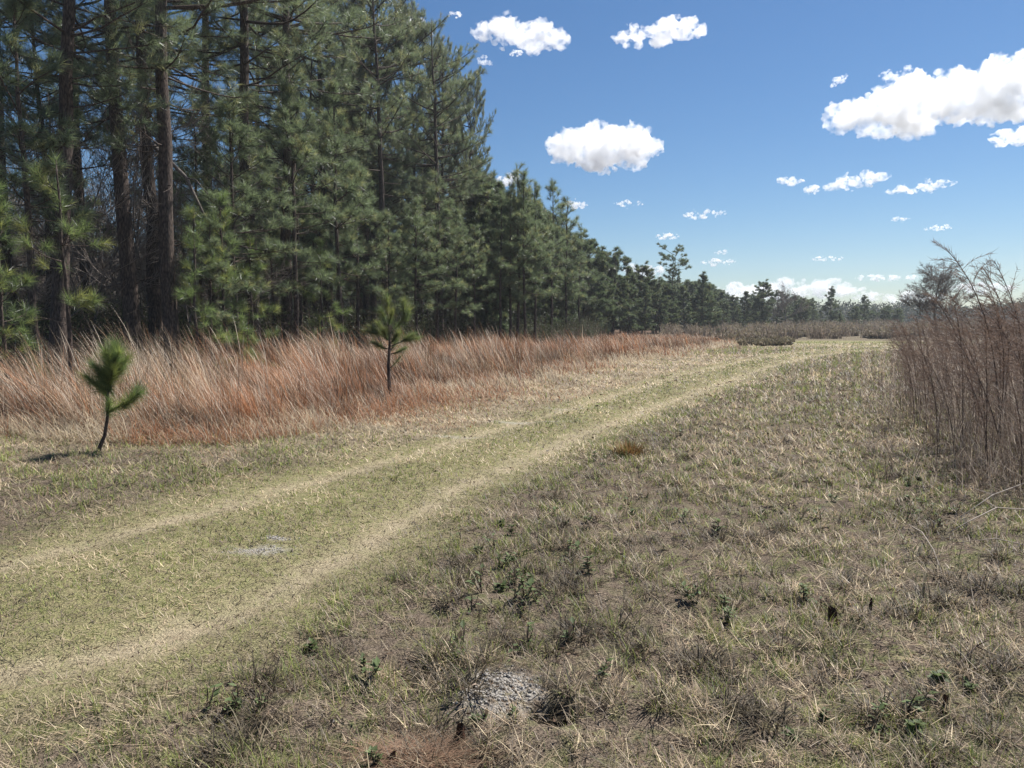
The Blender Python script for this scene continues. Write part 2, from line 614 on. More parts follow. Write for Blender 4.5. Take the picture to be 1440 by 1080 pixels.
def tall_grass():
    acc = Acc()
    parts = []
    for n, d0, d1, power in ((17000, 6.0, 60, 1.0),):
        e = 2 - power
        r = rng.random(n)
        d = (d0 ** e + r * (d1 ** e - d0 ** e)) ** (1 / e)
        x = rng.uniform(-1.0, 0.50, n) * d
        a, b = in_band(x, d)
        a = a + 1.5 * (fbm(x * 0.8, d * 0.8, 1) - 0.5)
        gapn = fbm(x * 1.1 + 33, d * 1.1, 2, 3)
        k = (a > 0.25) & (b > -2.0) & (x > -24) & ((gapn > 0.37) | (rng.random(n) < 0.25))
        parts.append(np.stack([x[k], d[k], a[k], b[k]], 1))
    P = np.concatenate(parts)
    # one row per clump -> stalks
    per = 17
    cl = np.repeat(P, per, axis=0)
    n = len(cl)
    spread = 0.05 + 0.003 * cl[:, 1]
    ox, oy = rng.normal(size=n), rng.normal(size=n)
    x = cl[:, 0] + ox * spread
    y = cl[:, 1] + oy * spread
    patch = fbm(cl[:, 0] * 0.35, cl[:, 1] * 0.35, 0)
    patch2 = fbm(cl[:, 0] * 0.9 + 30, cl[:, 1] * 0.9, 1)
    front = sstep(0.0, 1.6, cl[:, 2])
    nc = len(P)
    hv = np.repeat(rng.uniform(0.55, 1.22, nc), per)             # every clump has its own height, tone and lean
    tv = np.repeat(rng.uniform(0.40, 1.45, nc), per)
    lv = np.repeat(rng.normal(0, 5, nc), per)
    L = (0.55 + 0.55 * front) * rng.uniform(0.75, 1.15, n) * (0.70 + 0.55 * patch2) * hv
    L *= np.interp(cl[:, 1], [10, 22, 36, 46], [1.06, 1.0, 0.85, 0.5])
    gap = fbm(cl[:, 0] * 0.55 + 70, cl[:, 1] * 0.55, 2, 3)
    L *= np.where(gap < 0.38, 0.5, 1.0)
    lx = math.cos(WIND) * np.radians(np.abs(rng.normal(19, 8, n) + lv)) + ox * 0.13 + rng.normal(size=n) * 0.05
    ly = math.sin(WIND) * np.radians(17) + oy * 0.13 + rng.normal(size=n) * 0.05
    az = np.arctan2(ly, lx)
    lean = np.hypot(lx, ly)
    w = np.maximum(0.0050, 0.00058 * y) * rng.uniform(0.6, 1.7, n)
    tone = fbm(cl[:, 0] * 1.3 + 11, cl[:, 1] * 1.3, 0, 3)
    hgt = fbm(cl[:, 0] * 0.8 + 5, cl[:, 1] * 0.8 + 60, 1, 3)
    L *= 0.62 + 0.62 * sstep(0.30, 0.66, hgt)
    v = (rng.uniform(0.6, 1.3, n) * tv * (0.40 + 0.92 * sstep(0.33, 0.66, tone)))[:, None]
    rust = np.array([0.40, 0.152, 0.050])
    brown = np.array([0.25, 0.135, 0.070])
    blond = np.array([0.54, 0.41, 0.255])
    pb = np.clip(sstep(0.40, 0.60, patch) * 0.8 + 0.12 + sstep(9, 30, y) * 0.22 - 0.28 * sstep(-3.2, -7.5, x) + 0.12, 0, 1)
    pick = rng.random(n)
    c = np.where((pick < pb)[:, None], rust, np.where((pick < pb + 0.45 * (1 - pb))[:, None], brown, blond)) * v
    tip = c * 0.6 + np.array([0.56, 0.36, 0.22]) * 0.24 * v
    pale = (rng.random(n) < 0.15)[:, None]  # pale seed tips, with backlit highlight streaks put into their colour
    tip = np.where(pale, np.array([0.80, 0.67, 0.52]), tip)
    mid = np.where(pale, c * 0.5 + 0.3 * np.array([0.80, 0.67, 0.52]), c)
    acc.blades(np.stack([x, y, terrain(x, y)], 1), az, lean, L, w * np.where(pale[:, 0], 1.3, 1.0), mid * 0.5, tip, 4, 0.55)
    # broken, folded leaves low in the clumps
    k = rng.random(n) < 0.5
    m = k.sum()
    c2 = np.where((rng.random(m) < 0.55)[:, None], brown * 0.9, blond * 0.8) * v[k]
    acc.blades(np.stack([x[k], y[k], terrain(x[k], y[k]) + 0.02], 1), rng.uniform(0, 2 * PI, m), np.radians(rng.uniform(15, 55, m)), L[k] * rng.uniform(0.35, 0.6, m), w[k] * 1.3, c2 * 0.7, c2, 3, 1.5)
    tag(link('tall_grass', acc.mesh('tall_grass'), M_DRY), kind='stuff')


def fringe():
    acc = Acc()
    n = 420000
    d = 6.5 + (rng.random(n) ** 1.35) * 42
    x = rng.uniform(-1.0, 0.42, n) * d
    a, b = in_band(x, d)
    wob = 1.0 * (fbm(x * 0.7, d * 0.7, 0) - 0.5)
    dl, sl = pdist(x, d, RUT_L)
    left = -sl * dl
    a2 = a + wob
    near = (d < 10.5) & (a2 < -0.25)
    k = (left > 0.3) & (a2 < 1.2) & (a2 > -3.2) & (x > -16) & ~(near & (rng.random(n) < 0.93))
    x, y, a2, left = x[k], d[k], a2[k], left[k]
    rise = sstep(-1.6, 0.3, a2) * sstep(0.3, 1.3, left)
    keep = rng.random(len(x)) < 0.30 + 0.70 * rise
    x, y, a2, rise = x[keep], y[keep], a2[keep], rise[keep]
    n = len(x)
    patch = fbm(x * 0.8, y * 0.8, 1)
    L = rng.uniform(0.14, 0.42, n) * (0.30 + 1.0 * rise) * (0.4 + 1.2 * patch)
    az = WIND + rng.normal(size=n) * 1.3
    lean = np.radians(rng.uniform(15, 85, n))
    w = np.maximum(0.0045, 0.0007 * y) * rng.uniform(0.7, 1.4, n)
    blond = np.array([0.68, 0.56, 0.385])
    rust = np.array([0.38, 0.18, 0.085])
    grey = np.array([0.33, 0.265, 0.20])
    pr = sstep(0.40, 0.62, fbm(x * 0.5 + 20, y * 0.5, 2)) * 0.6 * (1 - 0.5 * sstep(14, 30, y)) + 0.08
    t = rng.random(n)
    c = np.where((t < pr)[:, None], rust, np.where((t < pr + 0.2)[:, None], grey, blond)) * rng.uniform(0.6, 1.2, n)[:, None]
    acc.blades(np.stack([x, y, terrain(x, y)], 1), az, lean, L, w, c * 0.75, c, 3, 1.0)
    tag(link('dry_grass', acc.mesh('dry_grass'), M_DRY), kind='stuff')


tall_grass()
fringe()


# ------------------------------------------------------------------ pines
def rotz(v, a):
    c, s = math.cos(a), math.sin(a)
    return np.array([v[0] * c - v[1] * s, v[0] * s + v[1] * c, v[2]])


def sph(az, el):
    return np.array([math.cos(az) * math.cos(el), math.sin(az) * math.cos(el), math.sin(el)])


def tuft_needles(acc, T, D, rg, nn, ln, wd, base, yellow=0.15, shoot=0.22, spread=(18, 75)):
    """sprays of long needles round each shoot"""
    T, D = np.asarray(T), np.asarray(D)
    k = len(T)
    P = np.repeat(T, nn, axis=0)
    Dd = np.repeat(D, nn, axis=0)
    n = len(P)
    u = rg.random(n)
    P = P - Dd * (u * shoot)[:, None]
    r = rg.normal(size=(n, 3))
    per = r - Dd * (r * Dd).sum(1)[:, None]
    per /= np.linalg.norm(per, axis=1)[:, None] + 1e-9
    th = np.radians(rg.uniform(spread[0], spread[1], n))
    d = Dd * np.cos(th)[:, None] + per * np.sin(th)[:, None]
    d[:, 2] -= 0.10 * rg.random(n)
    d /= np.linalg.norm(d, axis=1)[:, None]
    tv = rg.uniform(0.7, 1.3, k)
    ty = (rg.random(k) < yellow)
    c = np.where(ty[:, None], np.array(base) * [1.6, 1.3, 1.1], np.array(base)) * tv[:, None]
    c = np.repeat(c, nn, axis=0) * rg.uniform(0.75, 1.25, n)[:, None]
    acc.needles(P, d, ln * rg.uniform(0.75, 1.15, n), wd, c, rg)


def gen_pine(seed, Ht, cb, R, r0, shape, nn=34, ln=0.22, wd=0.007, whorl=0.55, twig_k=5.0, base=(0.060, 0.088, 0.036), lean=0.0, yellow=0.15, dead=6, sides=5, wob=0.12):
    rg = np.random.default_rng(seed)
    wood, crown = Acc(), Acc()
    npt = 14
    z = np.linspace(-0.15, Ht, npt)
    la = rg.uniform(0, 2 * PI)
    off = np.cumsum(rg.normal(size=(npt, 2)) * wob * 0.35, axis=0)
    off -= off[0]
    tx = off[:, 0] + lean * z * math.cos(la)
    ty = off[:, 1] + lean * z * math.sin(la)
    path = np.stack([tx, ty, z], 1)
    tt = np.clip(z / Ht, 0, 1)
    rad = r0 * (1 - tt) ** 0.75 + 0.012
    rad[0] *= 1.35
    wood.tube(path, rad, 9)

    def trunk_at(h):
        return np.array([np.interp(h, z, tx), np.interp(h, z, ty), h])

    T, D = [], []
    h = cb * Ht
    while h < Ht * 0.985:
        t = (h - cb * Ht) / (Ht * (1 - cb))
        if shape == 'dome':
            prof = R * max(0.0, 1 - (t * 0.98) ** 3.4) ** 0.55 * (0.50 + 0.50 * min(1, t / 0.35))
        elif shape == 'round':
            prof = R * math.sqrt(max(0.0, 1 - ((t - 0.68) / 0.34) ** 2)) + 0.3 if t > 0.68 else R * (0.6 + 0.4 * t / 0.68)
        elif shape == 'cone':
            prof = R * (1 - t) ** 0.72 * (0.62 + 0.38 * min(1, t / 0.22)) + 0.12
        else:  # flat
            prof = R * (0.35 + 0.65 * t)
        for b in range(rg.integers(2, 5)):
            az = rg.uniform(0, 2 * PI)
            L = prof * (rg.uniform(0.6, 1.18) if shape != 'cone' else rg.uniform(0.42, 1.28))
            if L < 0.12:
                L = 0.12
            el = math.radians(-8 + (40 if shape == 'dome' else 58) * t + rg.normal() * 9)
            if shape == 'round':
                el = math.radians(2 + 34 * t + rg.normal() * 11)
            if shape == 'flat':
                el = math.radians(rg.uniform(5, 40))
            p = trunk_at(h + rg.uniform(-0.15, 0.15))
            pts = [p]
            segs = 5
            e = el
            a = az
            for s in range(segs):
                p = p + sph(a, e) * (L / segs)
                pts.append(p)
                e += math.radians(rg.uniform(0, 9))
                a += rg.normal() * 0.14
            pts = np.array(pts)
            rb = max(0.007, 0.011 * L + 0.004)
            wood.tube(pts, np.linspace(rb, rb * 0.3, segs + 1), sides, cap=False)
            T.append(pts[-1])
            D.append(sph(a, e))
            nt = max(1, int(L * twig_k))
            for q in range(nt):
                s = rg.uniform(0.40, 1.0) if L > 0.8 else rg.uniform(0.05, 1)
                f = s * segs
                i0 = min(int(f), segs - 1)
                bp = pts[i0] + (pts[i0 + 1] - pts[i0]) * (f - i0)
                sgn = 1 if q % 2 else -1
                ta = a + sgn * math.radians(rg.uniform(25, 75))
                te = e * 0.5 + math.radians(rg.uniform(-12, 45))
                tl = (0.18 + 0.30 * L * (1.05 - s)) * rg.uniform(0.6, 1.25)
                tl = min(tl, 1.3)
                d = sph(ta, te)
                end = bp + d * tl + np.array([0, 0, 0.12 * tl])
                wood.tube(np.array([bp, (bp + end) / 2 - [0, 0, 0.03 * tl], end]), [0.007, 0.006, 0.004], 3, cap=False)
                dd = end - (bp + end) / 2
                dd /= np.linalg.norm(dd)
                T.append(end)
                D.append(dd)
                if tl > 0.5:
                    m2 = bp + (end - bp) * rg.uniform(0.45, 0.7)
                    d2 = sph(ta + rg.normal() * 0.8, te + 0.3)
                    T.append(m2 + d2 * 0.2)
                    D.append(d2)
        h += whorl * rg.uniform(0.6, 1.3)
    T.append(path[-1] + [0, 0, 0.05])
    D.append(np.array([0, 0, 1.0]))
    for k in range(dead):
        h = rg.uniform(0.05, max(0.1, cb)) * Ht
        az = rg.uniform(0, 2 * PI)
        L = rg.uniform(0.3, 1.3) * min(1.0, Ht / 12)
        p = trunk_at(h)
        pts = [p]
        e = math.radians(rg.uniform(-20, 30))
        for s in range(4):
            p = p + sph(az, e) * L / 4
            pts.append(p)
            az += rg.normal() * 0.3
            e -= rg.uniform(0, 0.15)
        wood.tube(np.array(pts), np.linspace(0.016, 0.005, 5) * min(1.2, Ht / 12), 4, cap=False)
    tuft_needles(crown, T, D, rg, nn, ln, wd, base, yellow)
    return wood.mesh('pine_trunk'), crown.mesh('pine_crown', False)


TALL = [gen_pine(100 + k, 20.0, 0.30 + 0.03 * (k % 3), 3.8 + 0.3 * (k % 2), 0.20, 'dome', 38, 0.30, 0.0095, 0.66, 4.6, base=(0.112, 0.140, 0.096), lean=0.01 * k) for k in range(4)]
BIG = [gen_pine(140 + k, 19.0, 0.16, 4.7, 0.21, 'round', 34, 0.25, 0.0135, 0.34, 7.5, base=(0.128, 0.152, 0.120), wob=0.2) for k in range(2)]  # paler, greyer needles: glare over the domes put into their colour
YOUNG = [gen_pine(200 + k, 10.0, 0.30 + 0.05 * (k % 3), 1.9 + 0.2 * (k % 2), 0.085, 'cone', 42, 0.29, 0.0115, 0.38, 6.5, base=(0.112, 0.142, 0.094), dead=8, wob=0.07) for k in range(5)]
SAPL = [gen_pine(300 + k, 5.0, 0.10, 1.2, 0.045, 'cone', 60, 0.29, 0.0070, 0.46, 5.0, base=(0.115, 0.155, 0.068), yellow=0.25, dead=1, wob=0.06) for k in range(2)]
SPIN = gen_pine(330, 5.2, 0.42, 1.1, 0.045, 'cone', 80, 0.30, 0.0060, 0.62, 3.2, base=(0.115, 0.150, 0.066), yellow=0.25, dead=9, wob=0.05)
FARP = [gen_pine(400 + k, 10.0, 0.07 + 0.05 * (k % 3), 2.2, 0.11, 'cone' if k % 2 else 'dome', 28, 0.36, 0.042, 0.30, 7.0, base=(0.068, 0.090, 0.058), dead=3, sides=4) for k in range(4)]
FLAT = gen_pine(450, 11.0, 0.62, 2.6, 0.13, 'flat', 26, 0.30, 0.035, 0.45, 5.0, base=(0.075, 0.097, 0.058), dead=3, sides=4, wob=0.35)
for wm, cm in TALL + BIG + YOUNG + SAPL + FARP + [SPIN, FLAT]:
    wm.materials.append(M_BARK)
    cm.materials.append(M_NEEDLE)

PARTS = {}


def plant_tree(proto, nominal, px, Y, height, label, group=None, x=None, name='pine_tree', cat='pine tree', widen=1.0, lean=None):
    """copies share the mesh data of their kind"""
    X = at(px, Y) if x is None else x
    s = height / nominal
    key = id(proto[0])
    if key not in PARTS:
        r = thing(name, [('trunk', proto[0], None), ('crown', proto[1], None)], label, cat, group)
        PARTS[key] = r
    else:
        src = PARTS[key]
        r = src.copy()
        COL.objects.link(r)
        for ch in src.children:
            c = ch.copy()
            COL.objects.link(c)
            c.parent = r
        tag(r, label, cat, group)
    r.location = (X, Y, float(terrain(np.array([X]), np.array([Y]))[0]))
    r.rotation_euler = (0, 0, rng.uniform(0, 2 * PI)) if lean is None else (lean[0], lean[1], lean[2] if len(lean) > 2 else rng.uniform(0, 2 * PI))
    r.scale = (s * widen, s * widen, s)
    return r


G_FRONT = 'tall pines at the front of the wood'
for (k, px, Y, h, lab, ln) in (
    (0, 78, 18.0, 19, 'thick dark pine trunk leaning slightly right, first large trunk from the left edge', (0.0, 0.05, 0.4)),
    (1, 190, 20.5, 21, 'thick straight pine just left of the pine with the drooping dead limb', None),
    (2, 221, 22.0, 20, 'tall pine carrying a long drooping dead limb on its trunk', (0, 0, 2.0)),
    (3, 246, 20.0, 20, 'tall pine trunk just right of the drooping-limb pine, rising at a slant', (0, 0.025, 1.0)),
    (0, 356, 25.0, 21, 'tall pine with a bare mid trunk between the drooping dead limb and the domed pines', None),
    (1, 20, 22.0, 20, 'dark tall pine at the very left edge of the wood', None),
    (2, 405, 27.0, 20, 'tall grey-green pine left of the slim reddish trunk', None),
    (3, 300, 29.0, 21, 'tall pine set back between the drooping dead limb and the bare mid trunk', None),
    (1, 130, 27.0, 19, 'tall pine set back behind the leaning trunk at the left', None),
):
    plant_tree(TALL[k], 20.0, px, Y, h, lab, G_FRONT, lean=ln)
G_DOME = 'large domed pines at the corner of the wood'
for (k, px, Y, h, lab, wd) in (
    (0, 462, 37.0, 20.5, 'broad domed pine leftmost of the large domes, cut by the top of the picture', 0.9),
    (1, 528, 39.0, 18.4, 'highest broad domed pine, its crown touching the top edge of the sky', 0.78),
    (0, 588, 42.0, 17.0, 'domed grey-green pine second from the right of the tall domes, behind the double stem', 0.62),
    (1, 627, 45.0, 16.0, 'domed pine next to the rightmost dome, its shoulder sloping to the open sky', 0.55),
    (0, 660, 44.0, 14.4, 'domed pine lowest and rightmost of the large domes, behind the young pines', 0.46),
):
    plant_tree(BIG[k], 19.0, px, Y, h, lab, G_DOME, widen=wd)
G_YOUNG = 'young slim pines along the edge of the tall rusty grass'
for (k, px, top, Y, lab) in (
    (0, 480, 130, 28.0, 'young pine with a long slim reddish trunk left of the small paired-top pine'),
    (1, 503, 235, 29.5, 'young pine just right of the long slim reddish trunk'),
    (2, 425, 270, 28.0, 'young pine with hanging sprays left of the slim reddish trunk'),
    (3, 585, 285, 32.0, 'dark young pine behind the small pine with two tops'),
    (4, 615, 250, 34.0, 'slim dark young pine with a double stem right of the small two-topped pine'),
    (0, 640, 300, 34.5, 'short dark young pine between the double stem and the close clump of trunks'),
    (1, 668, 320, 36.0, 'pale young pine just left of the close clump of trunks'),
    (2, 703, 275, 38.0, 'leftmost young pine of the close clump with bare lower trunks'),
    (3, 716, 262, 39.0, 'second young pine from the left in the close clump'),
    (4, 728, 238, 39.5, 'tallest dark young pine of the close clump, its tip against the sky'),
    (0, 738, 248, 38.5, 'young pine right of the tallest one in the close clump'),
    (1, 752, 262, 40.5, 'rightmost young pine of the close clump, trunk standing a little apart'),
    (2, 775, 262, 47.0, 'bushy young pine right behind the close clump'),
    (3, 797, 282, 50.0, 'bushy young pine with foliage to its base, right of the clump'),
    (4, 815, 318, 54.0, 'pointed young pine where the near wood steps down to the far row'),
    (3, 550, 300, 31.0, 'young pine with pale sprays straight behind the two-topped small pine'),
    (4, 385, 300, 27.0, 'young pine with pale tufts below the bare mid trunk'),
):
    ht = CAMZ + (HOR - top) / F * Y
    plant_tree(YOUNG[k], 10.0, px, Y, ht, lab, G_YOUNG, widen=1.0 if ht > 8 else 1.1)
for (k, px, Y, h, lab) in (
    (0, 8, 15.0, 4.0, 'bushy bright green sapling pine at the left edge'),
    (1, 275, 19.5, 4.4, 'bushy sapling pine in front of the tall trunks, left of the slim stems'),
    (0, 318, 21.0, 4.8, 'taller grey-green sapling pine in front of the bare mid trunk'),
    (1, 352, 23.0, 4.0, 'small dark sapling pine at the back edge of the rusty grass'),
    (0, 455, 27.0, 4.2, 'low sapling pine left of the slim reddish trunk'),
):
    plant_tree(SAPL[k], 5.0, px, Y, h, lab, 'sapling pines before the wood', cat='sapling pine')
for (k, px, Y, h, lab) in (
    (2, 52, 17.2, 8.6, 'young pine with a dark full crown in front of the leaning trunk at the left'),
    (3, 330, 22.5, 8.0, 'young pine with feathery crown hiding the foot of the bare mid trunk'),
    (4, 300, 20.5, 4.3, 'short young pine right below the tip of the drooping dead limb'),
    (0, 418, 25.5, 9.0, 'young pine standing midway between the bare mid trunk and the slim reddish trunk'),
):
    plant_tree(YOUNG[k], 10.0, px, Y, h, lab, G_YOUNG, widen=1.15)
plant_tree(SPIN, 5.2, 98, 14.2, 4.5, 'spindly sapling with pale green sprays and a thin pale trunk in the tall grass', None, cat='sapling pine', lean=(0, 0, 1.3))

# far row, following the bend of the track
G_FAR = 'pines of the far row beyond the rusty grass'
far = [
    (0, 826, 340, 62, 'first dark pine of the far row, beside the stepped-down corner'),
    (1, 843, 350, 66, 'narrow pine second in the far row'),
    (2, 862, 358, 70, 'round-topped dark pine standing higher in the far row'),
    (3, 884, 376, 72, 'pine in the dip of the far row right of the round-topped one'),
    (0, 903, 375, 78, 'round-topped pine left of the flat-crowned pine'),
    (2, 922, 396, 80, 'low pine just left of the flat-crowned pine'),
    (1, 935, 402, 84, 'low pointed pine under the flat-crowned pine'),
    (3, 962, 402, 86, 'low pointed pine right under the flat-crowned pine'),
    (1, 986, 384, 84, 'pointed spire pine right of the flat-crowned pine'),
    (3, 998, 400, 88, 'shorter pointed pine beside the spire pine'),
    (2, 1014, 424, 98, 'low round pine where the far row drops'),
    (1, 1030, 416, 102, 'thin pointed pine in the low part of the far row'),
    (3, 1044, 410, 104, 'small pointed pine left of the broad pine by the bare tree'),
    (0, 1072, 398, 100, 'broad dark pine just left of the bare tree'),
    (2, 1092, 412, 108, 'dark pine in front of the bare tree'),
    (2, 1136, 422, 120, 'small pine left of the stand-alone pine with tiered branches'),
    (1, 1166, 404, 118, 'tiered pine standing alone against the low white clouds'),
    (1, 1213, 416, 122, 'smaller tiered pine standing alone right of the larger one'),
    (0, 1246, 431, 126, 'low broad pine at the left end of the brown thicket'),
    (2, 1194, 440, 140, 'low pine between the two tiered stand-alone pines'),
    (2, 850, 372, 76, 'pine tucked between the second and the round-topped pine'),
    (3, 872, 388, 80, 'short pine under the dip of the far row'),
    (0, 945, 420, 92, 'short broad pine at the foot of the flat-crowned pine'),
    (3, 975, 418, 92, 'short pine at the foot of the spire pine'),
    (2, 1058, 428, 112, 'short round pine left of the broad dark pine'),
]
for (k, px, top, Y, lab) in far:
    ht = CAMZ + (HOR - top) / F * Y
    plant_tree(FARP[k], 10.0, px, Y, ht, lab, G_FAR, widen=(1.15 if ht > 6 else 1.5))
fl = 0
while fl < 26:
    Y = rng.uniform(66, 100)
    px = rng.uniform(815, 1005)
    top = np.interp(px, [815, 850, 900, 940, 1005], [352, 372, 388, 404, 410]) + abs(rng.normal()) * 8
    if Y < np.interp(px, [815, 1005], [60, 86]):
        continue
    plant_tree(FARP[fl % 4], 10.0, px, Y, CAMZ + (HOR - top) / F * Y, 'dark pine packed in the second rank of the far row', 'pines in the second rank of the far row', widen=1.15)
    fl += 1
fl = 0
while fl < 60:
    Y = rng.uniform(104, 165)
    px = rng.uniform(905, 1262)
    if 1128 < px < 1258 and rng.random() < 0.45:
        continue
    top = np.interp(px, [905, 990, 1015, 1120, 1150, 1262], [390, 398, 412, 413, 430, 433]) + abs(rng.normal()) * 7
    plant_tree(FARP[fl % 4], 10.0, px, Y, CAMZ + max(3, HOR - top) / F * Y, 'small dark pine in the low tree line along the far end of the field', 'pines of the low far tree line', widen=1.5)
    fl += 1
plant_tree(FLAT, 11.0, 946, 90.0, CAMZ + (HOR - 358) / F * 90, 'tall pine with a flat ragged crown above the far row', None, lean=(0, 0, 0.3), widen=1.25)

# the wood behind: pines one sees only as trunks and dark crowns
DEEP = 'pine standing deep in the shaded wood behind the front pines'
cnt = 0
tries = 0
placed = []
while cnt < 105 and tries < 6000:
    tries += 1
    Y = rng.uniform(22, 74)
    x = rng.uniform(-0.78, 0.13) * Y
    d, s = pdist(np.array([x]), np.array([Y]), TREES)
    dd = -s[0] * d[0]
    if dd < 3.0 or dd > 34:
        continue
    if any((x - a) ** 2 + (Y - b) ** 2 < 2.6 ** 2 for a, b in placed):
        continue
    pxx = x / Y * F + 720
    if pxx < 330 and (dd > 9 or rng.random() < 0.6):
        continue
    placed.append((x, Y))
    if pxx > 640:
        hmax = CAMZ + (HOR - np.interp(pxx, [640, 700, 780, 830, 900], [120, 270, 300, 360, 390])) / F * Y
        h = min(rng.uniform(9, 14), hmax * rng.uniform(0.85, 0.98))
        pr, nom = FARP[rng.integers(0, 4)], 10.0
    else:
        h = rng.uniform(12, 18)
        if rng.random() < 0.4:
            pr, nom = YOUNG[rng.integers(0, 5)], 10.0
            h = rng.uniform(8, 12)
        else:
            pr, nom = TALL[rng.integers(0, 4)], 20.0
            h = rng.uniform(14, 19)
    plant_tree(pr, nom, 0, Y, h, DEEP, 'pines deep in the wood', x=x)
    cnt += 1


# ------------------------------------------------------------------ bare trees
def gen_bare(seed, Ht, r0, depth=5, spread=0.55, sides=5, up=0.25, thin=0.006, first=0.3):
    rg = np.random.default_rng(seed)
    wood, twigs = Acc(), Acc()

    def grow(p, d, L, r, lev):
        n = 4
        pts = [p]
        for s in range(n):
            d = d + rg.normal(size=3) * 0.11 + np.array([0, 0, up * 0.18])
            d = d / np.linalg.norm(d)
            p = p + d * L / n
            pts.append(p)
        acc = wood if lev < 3 else twigs
        acc.tube(np.array(pts), np.linspace(r, max(thin * 0.5, r * 0.55), n + 1), sides if lev < 2 else 3, cap=False)
        if lev >= depth:
            return
        for k in range(rg.integers(3, 5) if lev > 0 else 5):
            f = rg.uniform(first if lev == 0 else 0.3, 1.0)
            i0 = min(int(f * n), n - 1)
            bp = pts[i0] + (pts[i0 + 1] - pts[i0]) * (f * n - i0)
            nd = d + rg.normal(size=3) * spread
            nd[2] = abs(nd[2]) * 0.7 + 0.12
            nd = nd / np.linalg.norm(nd)
            grow(bp, nd, L * rg.uniform(0.5, 0.72), max(thin, r * 0.5), lev + 1)
        grow(pts[-1], d, L * 0.6, max(thin, r * 0.55), lev + 1)

    grow(np.array([0, 0, -0.1]), np.array([0, 0, 1.0]), Ht * 0.45, r0, 0)
    return wood.mesh('bare_trunk'), twigs.mesh('bare_crown')


BARE = [gen_bare(500, 8.0, 0.13, 6, 0.7, thin=0.010), gen_bare(501, 8.0, 0.10, 5, 0.45, thin=0.012), gen_bare(502, 9.0, 0.05, 4, 0.35, 4, thin=0.008), gen_bare(503, 9.0, 0.045, 4, 0.4, 4, thin=0.008)]
for wm, cm in BARE:
    wm.materials.append(M_TWIG)
    cm.materials.append(M_TWIG)
plant_tree(BARE[0], 8.0, 1318, 62, 6.2, 'wide bare leafless tree rising behind the brown thicket', None, name='bare_tree', cat='bare tree', widen=1.3)
plant_tree(BARE[1], 8.0, 1106, 104, 7.0, 'small bare pale tree among the dark far pines', None, name='bare_tree', cat='bare tree')
cnt = 0
while cnt < 70:
    Y = rng.uniform(20, 56)
    x = rng.uniform(-0.76, -0.36) * Y
    d, s = pdist(np.array([x]), np.array([Y]), TREES)
    dd = -s[0] * d[0]
    if dd < 1.5 or dd > 30:
        continue
    plant_tree(BARE[2 + cnt % 2], 9.0, 0, Y, rng.uniform(6, 11), 'thin bare leafless tree inside the shaded wood', 'thin bare trees inside the wood', x=x, name='bare_tree', cat='bare tree')
    cnt += 1


# ------------------------------------------------------------------ brush: under the wood, and brown scrub at the far end of the field
def brush(name, pts, hgt, nleaf, ntwig, leaf, twig, size, mat):
    acc = Acc()
    for (x, y), h in zip(pts, hgt):
        r = h * 0.7
        n = ntwig
        az = rng.uniform(0, 2 * PI, n)
        P = np.stack([x + rng.normal(size=n) * r * 0.4, y + rng.normal(size=n) * r * 0.4, np.zeros(n)], 1)
        c = np.array(twig) * rng.uniform(0.6, 1.3, (n, 1))
        acc.blades(P, az, np.radians(rng.uniform(0, 30, n)), h * rng.uniform(0.6, 1.15, n), np.full(n, size * 0.35), c, c * 1.15, 3, 0.5)
        n = nleaf
        v = rng.normal(size=(n, 3))
        v /= np.linalg.norm(v, axis=1)[:, None]
        rad = rng.random(n) ** 0.4
        Q = np.stack([x + v[:, 0] * r * rad, y + v[:, 1] * r * rad, np.abs(h * 0.5 + v[:, 2] * h * 0.5 * rad)], 1)
        D = rng.normal(size=(n, 3))
        D /= np.linalg.norm(D, axis=1)[:, None]
        c = np.array(leaf) * rng.uniform(0.5, 1.4, (n, 1)) * rng.uniform(0.7, 1.3)
        acc.needles(Q, D, size * rng.uniform(0.7, 1.6, n), size * 0.6, c, rng)
    return tag(link(name, acc.mesh(name, False), mat), kind='stuff')


pts, hg = [], []
while len(pts) < 520:
    Y = rng.uniform(15, 62)
    x = rng.uniform(-0.85, 0.12) * Y
    d, s = pdist(np.array([x]), np.array([Y]), TREES)
    dd = -s[0] * d[0]
    if 0.6 < dd < 22:
        pts.append((x, Y))
        hg.append(rng.uniform(0.7, 2.2) + 0.11 * dd * rng.random())
brush('undergrowth', pts, hg, 420, 30, (0.055, 0.066, 0.030), (0.12, 0.09, 0.07), 0.085, M_LEAF)

pts, hg = [], []
while len(pts) < 520:
    Y = rng.uniform(50, 135)
    px = rng.uniform(930, 1500)
    x = at(px, Y)
    if (Y < 62 and px < 1010) or (px > 1085 and Y < 60):
        continue
    pts.append((x, Y))
    hg.append(rng.uniform(0.4, 1.3) * (0.40 + Y / 110))
for k in range(60):                       # grey weeds at the near end of the rusty belt
    Y = rng.uniform(44, 56)
    px = rng.uniform(1040, 1115)
    pts.append((at(px, Y), Y))
    hg.append(0.8 * rng.uniform(0.25, 0.55))
brush('scrub_vegetation', pts, hg, 90, 60, (0.20, 0.17, 0.105), (0.24, 0.19, 0.15), 0.16, M_DRY)

pts, hg = [], []
for k in range(640):
    Y = rng.uniform(210, 300)
    x = rng.uniform(-0.95, 0.95) * Y
    tall = x < 0.08 * Y
    if tall:
        x, Y = x * 0.5, Y * 0.5
    pts.append((x, Y))
    hg.append(rng.uniform(8, 13) if tall else rng.uniform(4, 8))
brush('far_woods', pts, hg, 260, 6, (0.05, 0.062, 0.034), (0.12, 0.10, 0.08), 0.75, M_LEAF)


